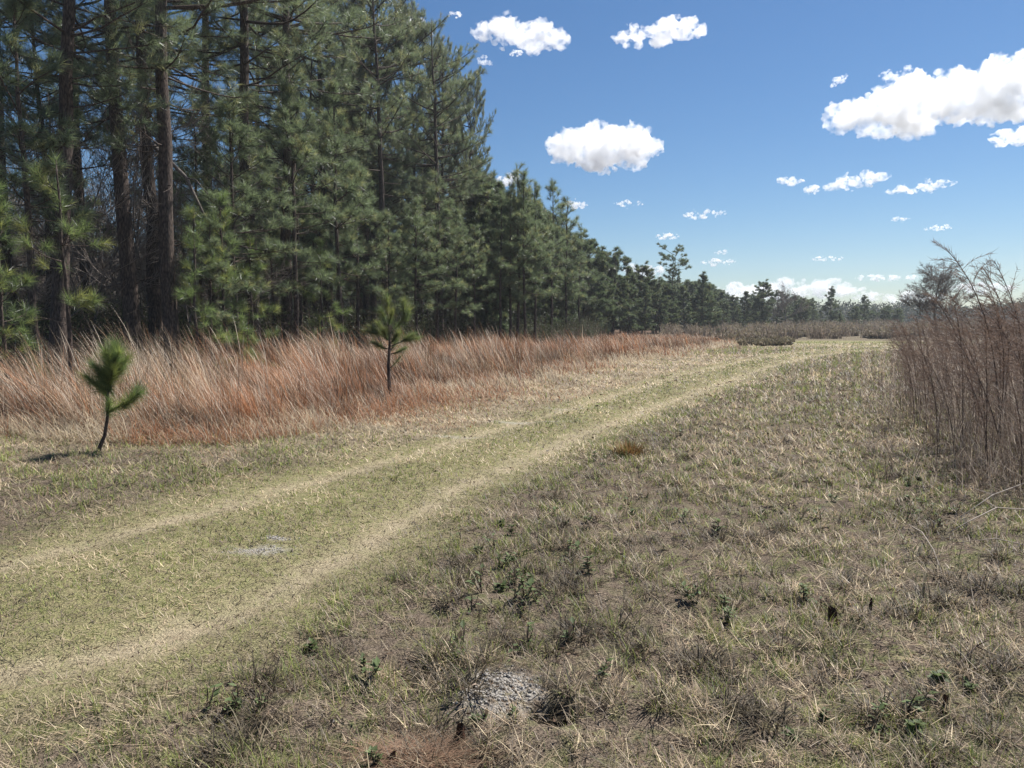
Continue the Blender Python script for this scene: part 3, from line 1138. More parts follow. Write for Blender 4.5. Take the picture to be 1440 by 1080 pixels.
# ------------------------------------------------------------------ the two small pines standing before and in the rusty grass
def small_pine(name, trunk_pts, rad, shoots, label, loc, base=(0.110, 0.155, 0.064)):
    wood, crown = Acc(), Acc()
    wood.tube(np.array(trunk_pts), rad, 8)
    rg = np.random.default_rng(len(shoots))
    for (a, b, n) in shoots:
        a, b = np.array(a, float), np.array(b, float)
        mid = (a + b) / 2 + np.array([0, 0, -0.02])
        wood.tube(np.array([a, mid, b]), [0.011, 0.009, 0.006], 5, cap=False)
        d = b - mid
        d /= np.linalg.norm(d)
        T = [b - d * s for s in np.linspace(-0.02, 0.20, 5)]
        tuft_needles(crown, T, [d] * 5, rg, n // 3, 0.19, 0.0030, base, 0.3, 0.09, (6, 66))
    return thing(name, [('trunk', wood.mesh('trunk'), M_BARK), ('crown', crown.mesh('crown', False), M_NEEDLE)], label, 'small pine', loc=loc)


x0, y0 = gpt(140, 636)
small_pine('small_pine', [(-0.03, 0, -0.05), (0.0, 0, 0.05), (0.07, 0, 0.20), (0.11, 0.01, 0.42), (0.13, 0.0, 0.70), (0.17, 0.02, 0.95), (0.24, 0.02, 1.16)],
           [0.034, 0.026, 0.021, 0.019, 0.016, 0.013, 0.008],
           [((0.22, 0, 1.02), (0.25, 0.02, 1.24), 420), ((0.17, 0, 0.95), (0.10, 0.06, 1.16), 360), ((0.16, 0, 0.86), (0.02, -0.05, 1.04), 360), ((0.14, 0, 0.74), (-0.04, -0.10, 0.90), 360),
            ((0.18, 0, 0.95), (0.33, 0.08, 1.12), 340), ((0.13, 0, 0.70), (-0.01, 0.10, 0.82), 300), ((0.12, 0, 0.52), (0.36, -0.04, 0.60), 260), ((0.34, -0.04, 0.60), (0.52, -0.03, 0.72), 320),
            ((0.36, -0.04, 0.61), (0.44, 0.08, 0.76), 260), ((0.12, 0, 0.5), (0.20, -0.1, 0.62), 260), ((0.15, 0, 0.82), (0.24, -0.08, 1.00), 340), ((0.15, 0, 0.86), (0.16, 0.1, 1.06), 300), ((0.19, 0, 1.0), (0.17, -0.06, 1.20), 340), ((0.2, 0, 1.05), (0.32, -0.06, 1.2), 320), ((0.17, 0, 0.9), (0.3, 0.02, 1.0), 280), ((0.16, 0, 0.85), (0.06, 0.08, 0.98), 300), ((0.15, 0, 0.8), (0.05, -0.02, 0.92), 280), ((0.2, 0.02, 1.1), (0.2, 0.06, 1.28), 300)],
           'knee-high crooked small pine on the mown edge in front of the rusty grass', (x0, y0, 0))
x1, y1 = gpt(547, 562)
z1 = float(terrain(np.array([x1]), np.array([y1]))[0])
small_pine('small_pine', [(0, 0, -0.05), (0.01, 0, 0.3), (0.0, 0, 0.7), (0.03, 0, 1.1), (0.02, 0.0, 1.5), (0.0, 0.0, 1.82)],
           [0.045, 0.038, 0.032, 0.026, 0.018, 0.009],
           [((0.0, 0, 1.7), (-0.01, 0, 2.00), 460), ((0.01, 0, 1.45), (-0.14, 0.08, 1.76), 420), ((0.02, 0, 1.3), (0.30, 0, 1.58), 300), ((0.30, 0, 1.55), (0.33, 0, 1.92), 460), ((0.32, 0, 1.5), (0.40, 0.05, 1.76), 340),
            ((0.02, 0, 1.2), (-0.30, 0.0, 1.42), 420), ((-0.2, 0, 1.34), (-0.40, -0.1, 1.36), 300), ((0.02, 0, 1.1), (0.22, -0.2, 1.32), 420), ((0.03, 0, 1.05), (0.46, 0.06, 1.28), 440), ((0.3, 0.03, 1.2), (0.56, 0.1, 1.22), 300),
            ((0.02, 0, 1.0), (-0.26, -0.18, 1.14), 380), ((0.02, 0, 1.15), (-0.05, -0.25, 1.38), 420), ((0.02, 0, 0.95), (0.14, 0.2, 1.18), 300), ((0.01, 0, 1.5), (0.1, -0.1, 1.72), 360), ((0.0, 0, 0.6), (0.24, 0.0, 0.86), 90), ((0.02, 0, 0.9), (0.34, -0.14, 1.02), 260), ((0.0, 0, 1.25), (-0.2, 0.15, 1.5), 360)],
           'small pine with two bushy tops rising out of the rusty grass', (x1, y1, z1), (0.105, 0.142, 0.066))

# dead limb hanging from one of the tall pines is part of that pine's wood: see tag below
limb = Acc()
tp = [o for o in COL.objects if o.get('label', '').startswith('tall pine carrying')][0]
bx, by, bz = tp.location
Yl = by - 1.0
P = []
for (px, py) in ((214, 203), (236, 224), (262, 250), (276, 280), (292, 312)):
    u, yy, w = ray(px, py)
    t = Yl / yy
    P.append((u * t, Yl, CAMZ + w * t))
limb.tube(np.array([(bx, by, P[0][2] - 0.1)] + P), [0.07, 0.066, 0.06, 0.05, 0.042, 0.024], 6)
limb.tube(np.array([P[2], (P[2][0] + 0.35, Yl - 0.2, P[2][2] - 0.1), (P[2][0] + 0.7, Yl - 0.3, P[2][2] - 0.5)]), [0.025, 0.018, 0.01], 5)
lo = link('dead_limb', limb.mesh('dead_limb'), M_TWIG, tp)
bpy.context.view_layer.update()
lo.matrix_parent_inverse = tp.matrix_world.inverted()
lo['label'] = 'long drooping dead limb'


# ------------------------------------------------------------------ dried tall weeds on the right
def gen_fennel(seed, Ht):
    rg = np.random.default_rng(seed)
    st, pl = Acc(), Acc()
    n = 12
    z = np.linspace(-0.05, Ht, n)
    t = np.clip(z / Ht, 0, 1)
    bx = -0.55 * t ** 2.6 * Ht * 0.42 + 0.02 * np.sin(t * 5 + seed)
    by = 0.05 * np.sin(t * 3 + seed)
    pts = np.stack([bx, by, z - 0.25 * t ** 3 * Ht * 0.3], 1)
    stem = np.array([0.12, 0.080, 0.062]) * rg.uniform(0.8, 1.2)
    st.tube(pts, 0.0085 * (1 - 0.75 * t) + 0.0012, 5, stem)
    for k in range(34):
        s = 0.30 + 0.68 * (k + rg.random()) / 34
        i0 = min(int(s * (n - 1)), n - 2)
        p = pts[i0] + (pts[i0 + 1] - pts[i0]) * (s * (n - 1) - i0)
        L = (0.10 + 0.42 * math.sin(PI * min(1, (1.05 - s) / 0.75)) ** 0.8) * rg.uniform(0.5, 1.1)
        az = rg.normal(PI, 0.95)
        el = math.radians(rg.uniform(25, 60))
        q = [p]
        e = el
        for j in range(4):
            p = p + sph(az, e) * L / 4
            q.append(p)
            e -= math.radians(rg.uniform(2, 16))
        q = np.array(q)
        pl.tube(q, np.linspace(0.0026, 0.0012, 5), 3, np.array([0.25, 0.165, 0.125]) * rg.uniform(0.8, 1.3), cap=False)
        m = 26
        f = rg.uniform(0.15, 1, m) * 4
        i1 = np.minimum(f.astype(int), 3)
        B = q[i1] + (q[i1 + 1] - q[i1]) * (f - i1)[:, None]
        d = (q[-1] - q[0]) / np.linalg.norm(q[-1] - q[0])
        dd = d[None, :] * 0.9 + rg.normal(size=(m, 3)) * 0.45
        dd /= np.linalg.norm(dd, axis=1)[:, None]
        c = np.array([0.22, 0.155, 0.118]) * rg.uniform(0.65, 1.4, (m, 1))
        pl.needles(B, dd, rg.uniform(0.03, 0.11, m), 0.0042, c, rg)
    return st.mesh('weed_stem'), pl.mesh('weed_plume', False)


FEN = [gen_fennel(600 + k, 2.3) for k in range(6)]
for a, b in FEN:
    a.materials.append(M_DRY)
    b.materials.append(M_DRY)


def plant_weed(k, x, y, h, label, group, rz=None, name='dried_weed'):
    key = ('fen', k)
    if key not in PARTS:
        r = thing(name, [('stem', FEN[k][0], None), ('plume', FEN[k][1], None)], label, 'dried weed', group)
        PARTS[key] = r
    else:
        src = PARTS[key]
        r = src.copy()
        COL.objects.link(r)
        for ch in src.children:
            c = ch.copy()
            COL.objects.link(c)
            c.parent = r
        tag(r, label, 'dried weed', group)
    r.location = (x, y, float(terrain(np.array([x]), np.array([y]))[0]))
    r.rotation_euler = (rng.normal() * 0.05, rng.normal() * 0.07, rng.normal() * 0.5 if rz is None else rz)
    s = h / 2.3
    r.scale = (s, s, s)
    return r


GW = 'dried feathery weeds of the brown thicket'
for (k, px, Y, h, lab, rz) in (
    (0, 1415, 9.6, 2.75, 'tallest dried weed, its feathery plume bent left against the sky', 0.1),
    (1, 1408, 9.9, 2.45, 'dried weed just left of the tallest one, its plume spread like a comb', -0.2),
    (2, 1436, 9.2, 2.45, 'dried weed at the picture edge right of the tallest plume', 0.1),
    (3, 1426, 10.4, 2.35, 'upright dried weed with a dark knotted top behind the tallest plume', 0.3),
    (4, 1335, 12.0, 1.75, 'shorter dried weed in front of the wide bare tree', 0.0),
    (5, 1300, 12.6, 1.6, 'leftmost tall dried weed at the edge of the thicket', 0.1),
    (0, 1285, 13.5, 1.45, 'low arching dried weed at the left corner of the thicket', 0.0),
):
    plant_weed(k, at(px, Y), Y, h, lab, GW, rz)
cnt = 0
while cnt < 150:
    Y = 6.8 + 24 * rng.random() ** 1.5
    d0 = rng.random() ** 1.2 * 5
    px = rng.uniform(1225, 1600)
    x = at(px, Y)
    d, s = pdist(np.array([x]), np.array([Y]), THICKET)
    if s[0] * d[0] < 0.25:
        continue
    ht = rng.uniform(1.25, 1.8) if px < 1360 else rng.uniform(1.5, 2.15)
    ht *= np.interp(Y, [6, 9, 30], [0.75, 1.0, 1.0])
    plant_weed(cnt % 6, x, Y, ht, 'brown dried feathery weed standing inside the thicket beside the field', GW)
    cnt += 1


def thicket():
    acc = Acc()
    n = 22000
    Y = 5.6 + 30 * rng.random(n) ** 1.6
    x = at(rng.uniform(1200, 1650, n), Y)
    d, s = pdist(x, Y, THICKET)
    ins = s * d
    k = (ins > -0.35 + 1.6 * (fbm(x * 0.9, Y * 0.9, 0) - 0.5)) & (rng.random(n) < 0.2 + 0.8 * sstep(-0.2, 1.2, ins)) & (fbm(x * 1.6, Y * 1.6, 1) > 0.40)
    x, Y, ins = x[k], Y[k], ins[k]
    n = len(x)
    L = rng.uniform(0.35, 1.35, n) * (0.4 + 0.6 * sstep(0, 1.3, ins)) * np.interp(Y, [5.6, 8.5], [0.55, 1.0])
    az = np.where(rng.random(n) < 0.55, PI + rng.normal(size=n) * 0.8, rng.uniform(0, 2 * PI, n))
    t = rng.random(n)[:, None]
    c = np.where(t < 0.55, np.array([0.135, 0.098, 0.076]), np.where(t < 0.80, np.array([0.25, 0.195, 0.150]), np.array([0.55, 0.46, 0.37]))) * rng.uniform(0.6, 1.35, (n, 1))
    acc.blades(np.stack([x, Y, terrain(x, Y)], 1), az, np.radians(np.abs(rng.normal(7, 15, n))), L, np.maximum(0.005, 0.0006 * Y) * rng.uniform(0.7, 1.4, n), c * 0.8, c, 4, 0.35)
    # fine side twigs
    k = np.repeat(np.arange(n), 3)
    h = rng.uniform(0.25, 0.95, len(k)) * L[k]
    P = np.stack([x[k] + np.cos(az[k]) * h * 0.16, Y[k] + np.sin(az[k]) * h * 0.16, h], 1)
    m = len(k)
    acc.blades(P, PI + rng.normal(size=m) * 1.3, np.radians(rng.uniform(20, 80, m)), rng.uniform(0.08, 0.32, m), np.maximum(0.003, 0.00045 * P[:, 1]), c[k], c[k] * 1.25, 2, 0.6)
    for q in range(70):
        i0 = rng.integers(0, n)
        p = np.array([x[i0], Y[i0], 0.02])
        d = sph(PI + rng.normal() * 0.9, math.radians(rng.uniform(15, 65)))
        Ls = rng.uniform(0.5, 1.3)
        P3 = [p + d * Ls * f + np.array([0, 0, -0.35 * Ls * f * f]) for f in np.linspace(0, 1, 6)]
        acc.tube(np.array(P3), np.linspace(0.006, 0.002, 6), 4, np.array([0.46, 0.38, 0.31]) * rng.uniform(0.6, 1.15), cap=False)
    tag(link('thicket_vegetation', acc.mesh('thicket'), M_DRY), kind='stuff')


thicket()


# ------------------------------------------------------------------ small things on the field
def gz(x, y):
    return float(terrain(np.array([x]), np.array([y]))[0])


def stump(px, py, h, r, label, lean=0.1, seed=0, split=0.5):
    rg = np.random.default_rng(seed)
    x, y = gpt(px, py)
    acc = Acc()
    sides, n = 14, 9
    th = np.arange(sides) / sides * 2 * PI
    wob = 1 + 0.22 * np.sin(th * 2 + seed) + 0.12 * rg.normal(size=sides)
    top = 1 - split * (0.5 + 0.5 * np.sin(th + seed * 2)) * rg.uniform(0.5, 1.0, sides)
    V = []
    for i in range(n):
        t = i / (n - 1)
        rr = r * wob * (1.15 - 0.35 * t) * (1 + 0.06 * rg.normal(size=sides))
        V.append(np.stack([rr * np.cos(th) + lean * h * t, rr * 0.8 * np.sin(th), -0.03 + (h + 0.03) * t * top], 1))
    V.append(np.array([[lean * h * 0.6, 0, h * 0.45]]))
    V = np.concatenate(V)
    f, sz = [], []
    for i in range(n - 1):
        for j in range(sides):
            f += [i * sides + j, i * sides + (j + 1) % sides, (i + 1) * sides + (j + 1) % sides, (i + 1) * sides + j]
            sz.append(4)
    for j in range(sides):
        f += [(n - 1) * sides + j, (n - 1) * sides + (j + 1) % sides, n * sides]
        sz.append(3)
    acc.add(V, f, sz)
    o = link('broken_stump', acc.mesh('broken_stump', False), M_STUMP, loc=(x, y, gz(x, y)))
    tag(o, label, 'stump')


stump(643, 1024, 0.098, 0.019, 'reddish-brown splintered stub beside the sandy burrow mound', 0.12, 3)
stump(1172, 872, 0.105, 0.024, 'thick dark rotten stub standing in the grass left of a thin one', -0.05, 1, 0.35)
stump(1221, 865, 0.092, 0.010, 'thin dark pointed stub just right of the thick stub', 0.15, 5)
stump(1329, 996, 0.085, 0.011, 'small brown blunt stub behind leafy weeds, nearest the right corner', 0.02, 7, 0.15)
stump(545, 1063, 0.05, 0.016, 'low dark broken stub among reddish pine straw', 0.3, 9)


def gen_weed(seed, leaves=26, h=0.12, stem_only=False):
    rg = np.random.default_rng(seed)
    st, lf = Acc(), Acc()
    for s in range(rg.integers(2, 5)):
        az = rg.uniform(0, 2 * PI)
        hh = h * rg.uniform(0.6, 1.2)
        p0 = np.array([0.0, 0.0, -0.01])
        p2 = p0 + sph(az, math.radians(rg.uniform(45, 85))) * hh
        p1 = (p0 + p2) / 2 + rg.normal(size=3) * 0.006
        st.tube(np.array([p0, p1, p2]), [0.0032, 0.0025, 0.0016], 4, (0.10, 0.072, 0.055), cap=False)
        for k in range(3 if stem_only else leaves // 3):
            f = rg.uniform(0.3, 1)
            b = p0 + (p2 - p0) * f
            a = rg.uniform(0, 2 * PI)
            d = sph(a, math.radians(rg.uniform(-10, 50)))
            L = rg.uniform(0.018, 0.042)
            sdir = np.cross(d, [0, 0, 1.0])
            sdir /= np.linalg.norm(sdir) + 1e-6
            wv = sdir * L * 0.28
            c = np.array([0.14, 0.18, 0.075]) * rg.uniform(0.6, 1.5)
            if rg.random() < 0.2:
                c = np.array([0.17, 0.125, 0.08])
            V = np.array([b, b + d * L * 0.45 - wv, b + d * L + [0, 0, -0.004], b + d * L * 0.45 + wv])
            lf.add(V, [0, 1, 2, 3], [4], c)
    return st.mesh('weed_stem'), lf.mesh('weed_foliage', False)


WEED = [gen_weed(700 + k, 54, (0.06, 0.08, 0.10, 0.05)[k]) for k in range(4)] + [gen_weed(720 + k, 6, 0.085, True) for k in range(3)]
for a, b in WEED:
    a.materials.append(M_DRY)
    b.materials.append(M_LEAF)


def put_weed(k, px, py, sc, label, group):
    x, y = gpt(px, py)
    key = ('weed', k)
    if key not in PARTS:
        r = thing('weed_plant', [('stem', WEED[k][0], None), ('foliage', WEED[k][1], None)], label, 'weed', group)
        PARTS[key] = r
    else:
        src = PARTS[key]
        r = src.copy()
        COL.objects.link(r)
        for ch in src.children:
            c = ch.copy()
            COL.objects.link(c)
            c.parent = r
        tag(r, label, 'weed', group)
    r.location = (x, y, gz(x, y))
    r.rotation_euler = (0, 0, rng.uniform(0, 6.28))
    r.scale = (sc, sc, sc)


GL = 'dark leafy weeds scattered over the field'
for i, (px, py, sc, lab) in enumerate((
    (672, 1003, 1.0, 'dark glossy-leaved weed between the splintered stub and the burrow mound'),
    (722, 1000, 0.8, 'dark leafy weed growing on the burrow mound'),
    (845, 955, 1.1, 'dark leafy weed right of the burrow hole'),
    (1320, 955, 1.5, 'spreading leafy weed right behind the small blunt stub'),
    (1365, 965, 1.2, 'grey-green leafy weed right of the small blunt stub'),
    (1130, 845, 1.2, 'dark leafy weed left of the thick dark stub'),
    (515, 950, 1.3, 'dark leafy weed left of the burrow mound'),
    (440, 905, 1.3, 'dark leafy weed near the track edge, left of the mound'),
    (525, 1065, 1.1, 'leafy weed beside the low stub in the pine straw'),
    (1008, 748, 1.8, 'broad dark leafy weed in the middle of the field'),
    (980, 845, 1.2, 'dark leafy weed in the grass left of the stubs'),
    (1115, 1035, 1.0, 'low leafy weed near the bottom edge, below the stubs'),
)):
    put_weed(i % 4, px, py, sc, lab, GL)
for i in range(110):
    if i % 5 == 0:
        py0 = 600 + 430 * rng.random() ** 1.2
        edge = np.interp(py0, [600, 700, 800, 900, 1080], [900, 680, 540, 380, 100])
        px0 = rng.uniform(edge, 1430)
    py = min(1070, max(590, py0 + rng.normal() * 16))
    px = px0 + rng.normal() * 42
    x, y = gpt(px, py)
    d, s = pdist(np.array([x]), np.array([y]), THICKET)
    if s[0] * d[0] > 0:
        continue
    k = rng.integers(0, 7)
    put_weed(k, px, py, rng.uniform(0.8, 1.5), 'dark leafy weed low in the field grass' if k < 4 else 'dark bare weed stem standing in the field grass', GL if k < 4 else 'dark weed stems scattered over the field')

DEADT = []
for q in range(4):
    acc = Acc()
    n = 90
    a = rng.uniform(0, 2 * PI, n)
    r = rng.random(n) ** 0.7 * 0.06
    c = np.where((rng.random(n) < 0.65)[:, None], np.array([0.088, 0.070, 0.046]), np.array([0.21, 0.17, 0.11])) * rng.uniform(0.6, 1.3, (n, 1))
    acc.blades(np.stack([np.cos(a) * r, np.sin(a) * r, np.zeros(n)], 1), a + rng.normal(size=n) * 0.6, np.radians(rng.uniform(10, 75, n)), rng.uniform(0.04, 0.12, n), np.full(n, 0.0036), c * 0.7, c, 3, 0.9)
    DEADT.append(acc.mesh('dead_tuft'))
for i in range(135):
    py = 605 + 460 * rng.random() ** 1.1
    edge = np.interp(py, [600, 700, 800, 900, 1080], [930, 700, 560, 400, 100])
    px = rng.uniform(edge, 1435)
    x, y = gpt(px, py)
    d, sd_ = pdist(np.array([x]), np.array([y]), THICKET)
    if sd_[0] * d[0] > 0:
        continue
    o = link('dead_tuft', DEADT[i % 4], M_DRY, loc=(x, y, gz(x, y)))
    o.rotation_euler = (0, 0, rng.uniform(0, 6.28))
    sc_ = rng.uniform(0.7, 1.7)
    o.scale = (sc_ * 1.2, sc_, sc_ * 0.85)
    tag(o, 'small dark dead grass tuft low in the field', 'dead tuft', 'dark dead tufts scattered over the field')

# loose crumbs of sand on the burrow mound and the bare spots of the track
acc = Acc()
for (px, py, rx, ry, nn, top) in ((703, 966, 0.17, 0.13, 420, 0.0058), (362, 772, 0.2, 0.10, 160, 0.0055), (388, 755, 0.10, 0.05, 80, 0.007)):
    cx, cy = gpt(px, py)
    for q in range(nn):
        x, y = cx + rng.normal() * rx * 0.55, cy + rng.normal() * ry * 0.55
        r = top * rng.uniform(0.15, 1.0) ** 1.6 + 0.0025
        V = SMALL[0] * np.array([r, r, r * 0.8]) * rng.uniform(0.7, 1.25, (len(SMALL[0]), 1)) + np.array([x, y, gz(x, y) + r * 0.3])
        acc.add(V, SMALL[1].ravel(), np.full(len(SMALL[1]), 3), np.array([0.47, 0.435, 0.39]) * rng.uniform(0.75, 1.2))
tag(link('loose_sand', acc.mesh('loose_sand'), M_DRY), kind='stuff')

# the rusty-orange tuft beside the track
acc = Acc()
n = 420
a = rng.uniform(0, 2 * PI, n)
r = rng.random(n) ** 0.7 * 0.14
c = np.where((rng.random(n) < 0.6)[:, None], np.array([0.34, 0.18, 0.07]), np.array([0.24, 0.22, 0.08])) * rng.uniform(0.6, 1.2, (n, 1))
tx, ty = gpt(884, 638)
acc.blades(np.stack([np.cos(a) * r * 1.3, np.sin(a) * r, np.zeros(n)], 1), a, np.radians(rng.uniform(0, 45, n)), rng.uniform(0.10, 0.24, n), np.full(n, 0.009), c * 0.6, c, 3, 0.5)
tag(link('grass_tuft', acc.mesh('grass_tuft'), M_GRASS, loc=(tx, ty, gz(tx, ty))), 'orange-tinged grass tuft standing out beside the track', 'grass tuft')

# pine straw lying near the bottom edge
acc = Acc()
n = 800
cx, cy = gpt(585, 1052)
x = cx + rng.normal(size=n) * 0.10
y = cy + rng.normal(size=n) * 0.05
c = np.array([0.27, 0.17, 0.11]) * rng.uniform(0.6, 1.4, (n, 1))
acc.blades(np.stack([x, y, terrain(x, y) + 0.01 + 0.02 * rng.random(n)], 1), rng.normal(0.0, 0.7, n) + np.where(rng.random(n) < 0.5, 0, PI), np.radians(rng.uniform(72, 92, n)), rng.uniform(0.1, 0.22, n), np.full(n, 0.0022), c, c, 2, 0.1)
tag(link('pine_straw_litter', acc.mesh('pine_straw'), M_DRY), kind='stuff')


def stalk(pxs, r, z0, z1, label, col=(0.42, 0.36, 0.29), name='fallen_stalk', bow=0.05):
    acc = Acc()
    P = []
    for i, (px, py) in enumerate(pxs):
        x, y = gpt(px, py)
        t = i / (len(pxs) - 1)
        P.append((x, y, gz(x, y) + z0 + (z1 - z0) * t + bow * math.sin(PI * t)))
    P = np.array(P)
    acc.tube(P, np.linspace(r, r * 0.55, len(P)), 6, col)
    d = P[1] - P[0]
    acc.tube(np.array([P[1], P[1] + [d[1] * 0.3, -d[0] * 0.3, 0.05]]), [r * 0.6, r * 0.3], 4, col)
    o = link(name, acc.mesh(name), M_DRY)
    tag(o, label, 'fallen stalk')


stalk([(1279, 742), (1296, 758), (1312, 782), (1325, 815)], 0.006, 0.02, 0.01, 'pale dead stalk curving down through the grass, lone in the open field')
stalk([(1440, 732), (1400, 742), (1360, 749), (1330, 752)], 0.006, 0.10, 0.02, 'pale dead stalk lying out of the thicket, uppermost of three', (0.45, 0.38, 0.31))
stalk([(1445, 700), (1395, 722), (1350, 735)], 0.005, 0.15, 0.03, 'pale dead stalk slanting out of the thicket behind the other two', (0.45, 0.39, 0.33))
stalk([(1445, 775), (1400, 768), (1345, 770)], 0.005, 0.05, 0.01, 'pale dead stalk lying flat, nearest of the three by the thicket', (0.40, 0.33, 0.27))
stalk([(1345, 935), (1372, 922), (1396, 918)], 0.005, 0.02, 0.01, 'short dark stick lying above the small blunt stub', (0.09, 0.06, 0.045))

# ------------------------------------------------------------------ clouds: closed bodies of scattering droplets high over the field
def tex(name, size, depth=3):
    t = bpy.data.textures.new(name, 'CLOUDS')
    t.noise_scale = size
    t.noise_depth = depth
    return t


def cloud(px0, py0, px1, py1, label, lumps=30, dens=1.0, base_flat=0.35, group='small white clouds', seed=0, alt=900.0, tilt=0.0):
    rg = np.random.default_rng(900 + seed)
    u, yy, w = ray((px0 + px1) / 2, (py0 + py1) / 2)
    el = math.atan2(w, math.hypot(u, yy))
    D = min(alt / max(math.tan(el), 0.02), 9000.0)
    hd = math.hypot(u, yy)
    cx, cy, cz = u / hd * D, yy / hd * D, CAMZ + w / hd * D
    ct = math.cos(math.atan2((px0 + px1) / 2 - 720, F))
    m = math.hypot(D, cz) * ct / F
    wd, ht = (px1 - px0) * m * ct * 1.0, (py1 - py0) * m * 0.92
    acc = Acc()
    bm_v, bm_f = ICO
    ragged = int(lumps * 1.4)
    for k in range(lumps * 2 + ragged):
        t = rg.uniform(-1, 1)
        env = (1 - abs(t) ** 2.2) ** 0.5 * (0.65 + 0.35 * math.sin(t * 4.1 + seed) ** 2)
        r = ht * (0.07 + 0.22 * rg.random() ** 1.6) * (0.5 + 0.5 * env)
        if k >= lumps * 2:
            r = ht * rg.uniform(0.03, 0.075)
        zz = rg.uniform(-0.5, 0.5) * ht * env * (0.75 if k < lumps * 2 else 1.15) - base_flat * 0.12 * ht + tilt * t * ht
        V = bm_v * np.array([1.5, 1.2, 0.85]) * r + np.array([t * (wd / 2 - r * 0.9), rg.uniform(-0.5, 0.5) * ht * 1.1 * env, zz])
        acc.add(V, bm_f.ravel(), np.full(len(bm_f), 3))
    az = math.atan2(-u, yy)
    o = link('cloud', acc.mesh('cloud'), None, loc=(cx, cy, cz))
    o.rotation_euler = (0, 0, az)
    rm = o.modifiers.new('remesh', 'REMESH')
    rm.mode = 'VOXEL'
    vox = ht / min(80, max(26, (py1 - py0) * 0.9))
    rm.voxel_size = vox
    for i, (sz, st) in enumerate(((0.30, 0.22), (0.13, 0.22), (0.055, 0.15))):
        dm = o.modifiers.new('puff', 'DISPLACE')
        key = 'puff%d_%d' % (i, int(ht * sz))
        dm.texture = tex(key, ht * sz)
        dm.strength = ht * st
        dm.mid_level = 0.5
        dm.texture_coords = 'GLOBAL'
    r2 = o.modifiers.new('skin', 'REMESH')
    r2.mode = 'VOXEL'
    r2.voxel_size = vox
    mt, nt, out = new_mat('cloud_droplets')
    v = nt.nodes.new('ShaderNodeVolumeScatter')
    v.inputs['Color'].default_value = (1.0, 0.975, 0.94, 1)
    tc = nt.nodes.new('ShaderNodeTexCoord')
    nz = nt.nodes.new('ShaderNodeTexNoise')
    nz.inputs['Scale'].default_value = 3.6 / ht
    nz.inputs['Detail'].default_value = 7
    nz.inputs['Roughness'].default_value = 0.6
    nt.links.new(tc.outputs['Object'], nz.inputs['Vector'])
    mr = nt.nodes.new('ShaderNodeMapRange')
    mr.inputs['From Min'].default_value = 0.43
    mr.inputs['From Max'].default_value = 0.66
    mr.inputs['To Min'].default_value = 0.0
    mr.inputs['To Max'].default_value = dens * 8.0 / ht
    nt.links.new(nz.outputs[0], mr.inputs['Value'])
    nt.links.new(mr.outputs[0], v.inputs['Density'])
    mt.cycles.volume_step_rate = 0.25
    v.inputs['Anisotropy'].default_value = 0.55
    nt.links.new(v.outputs[0], out.inputs['Volume'])
    o.data.materials.append(mt)
    tag(o, label, 'cloud', group)


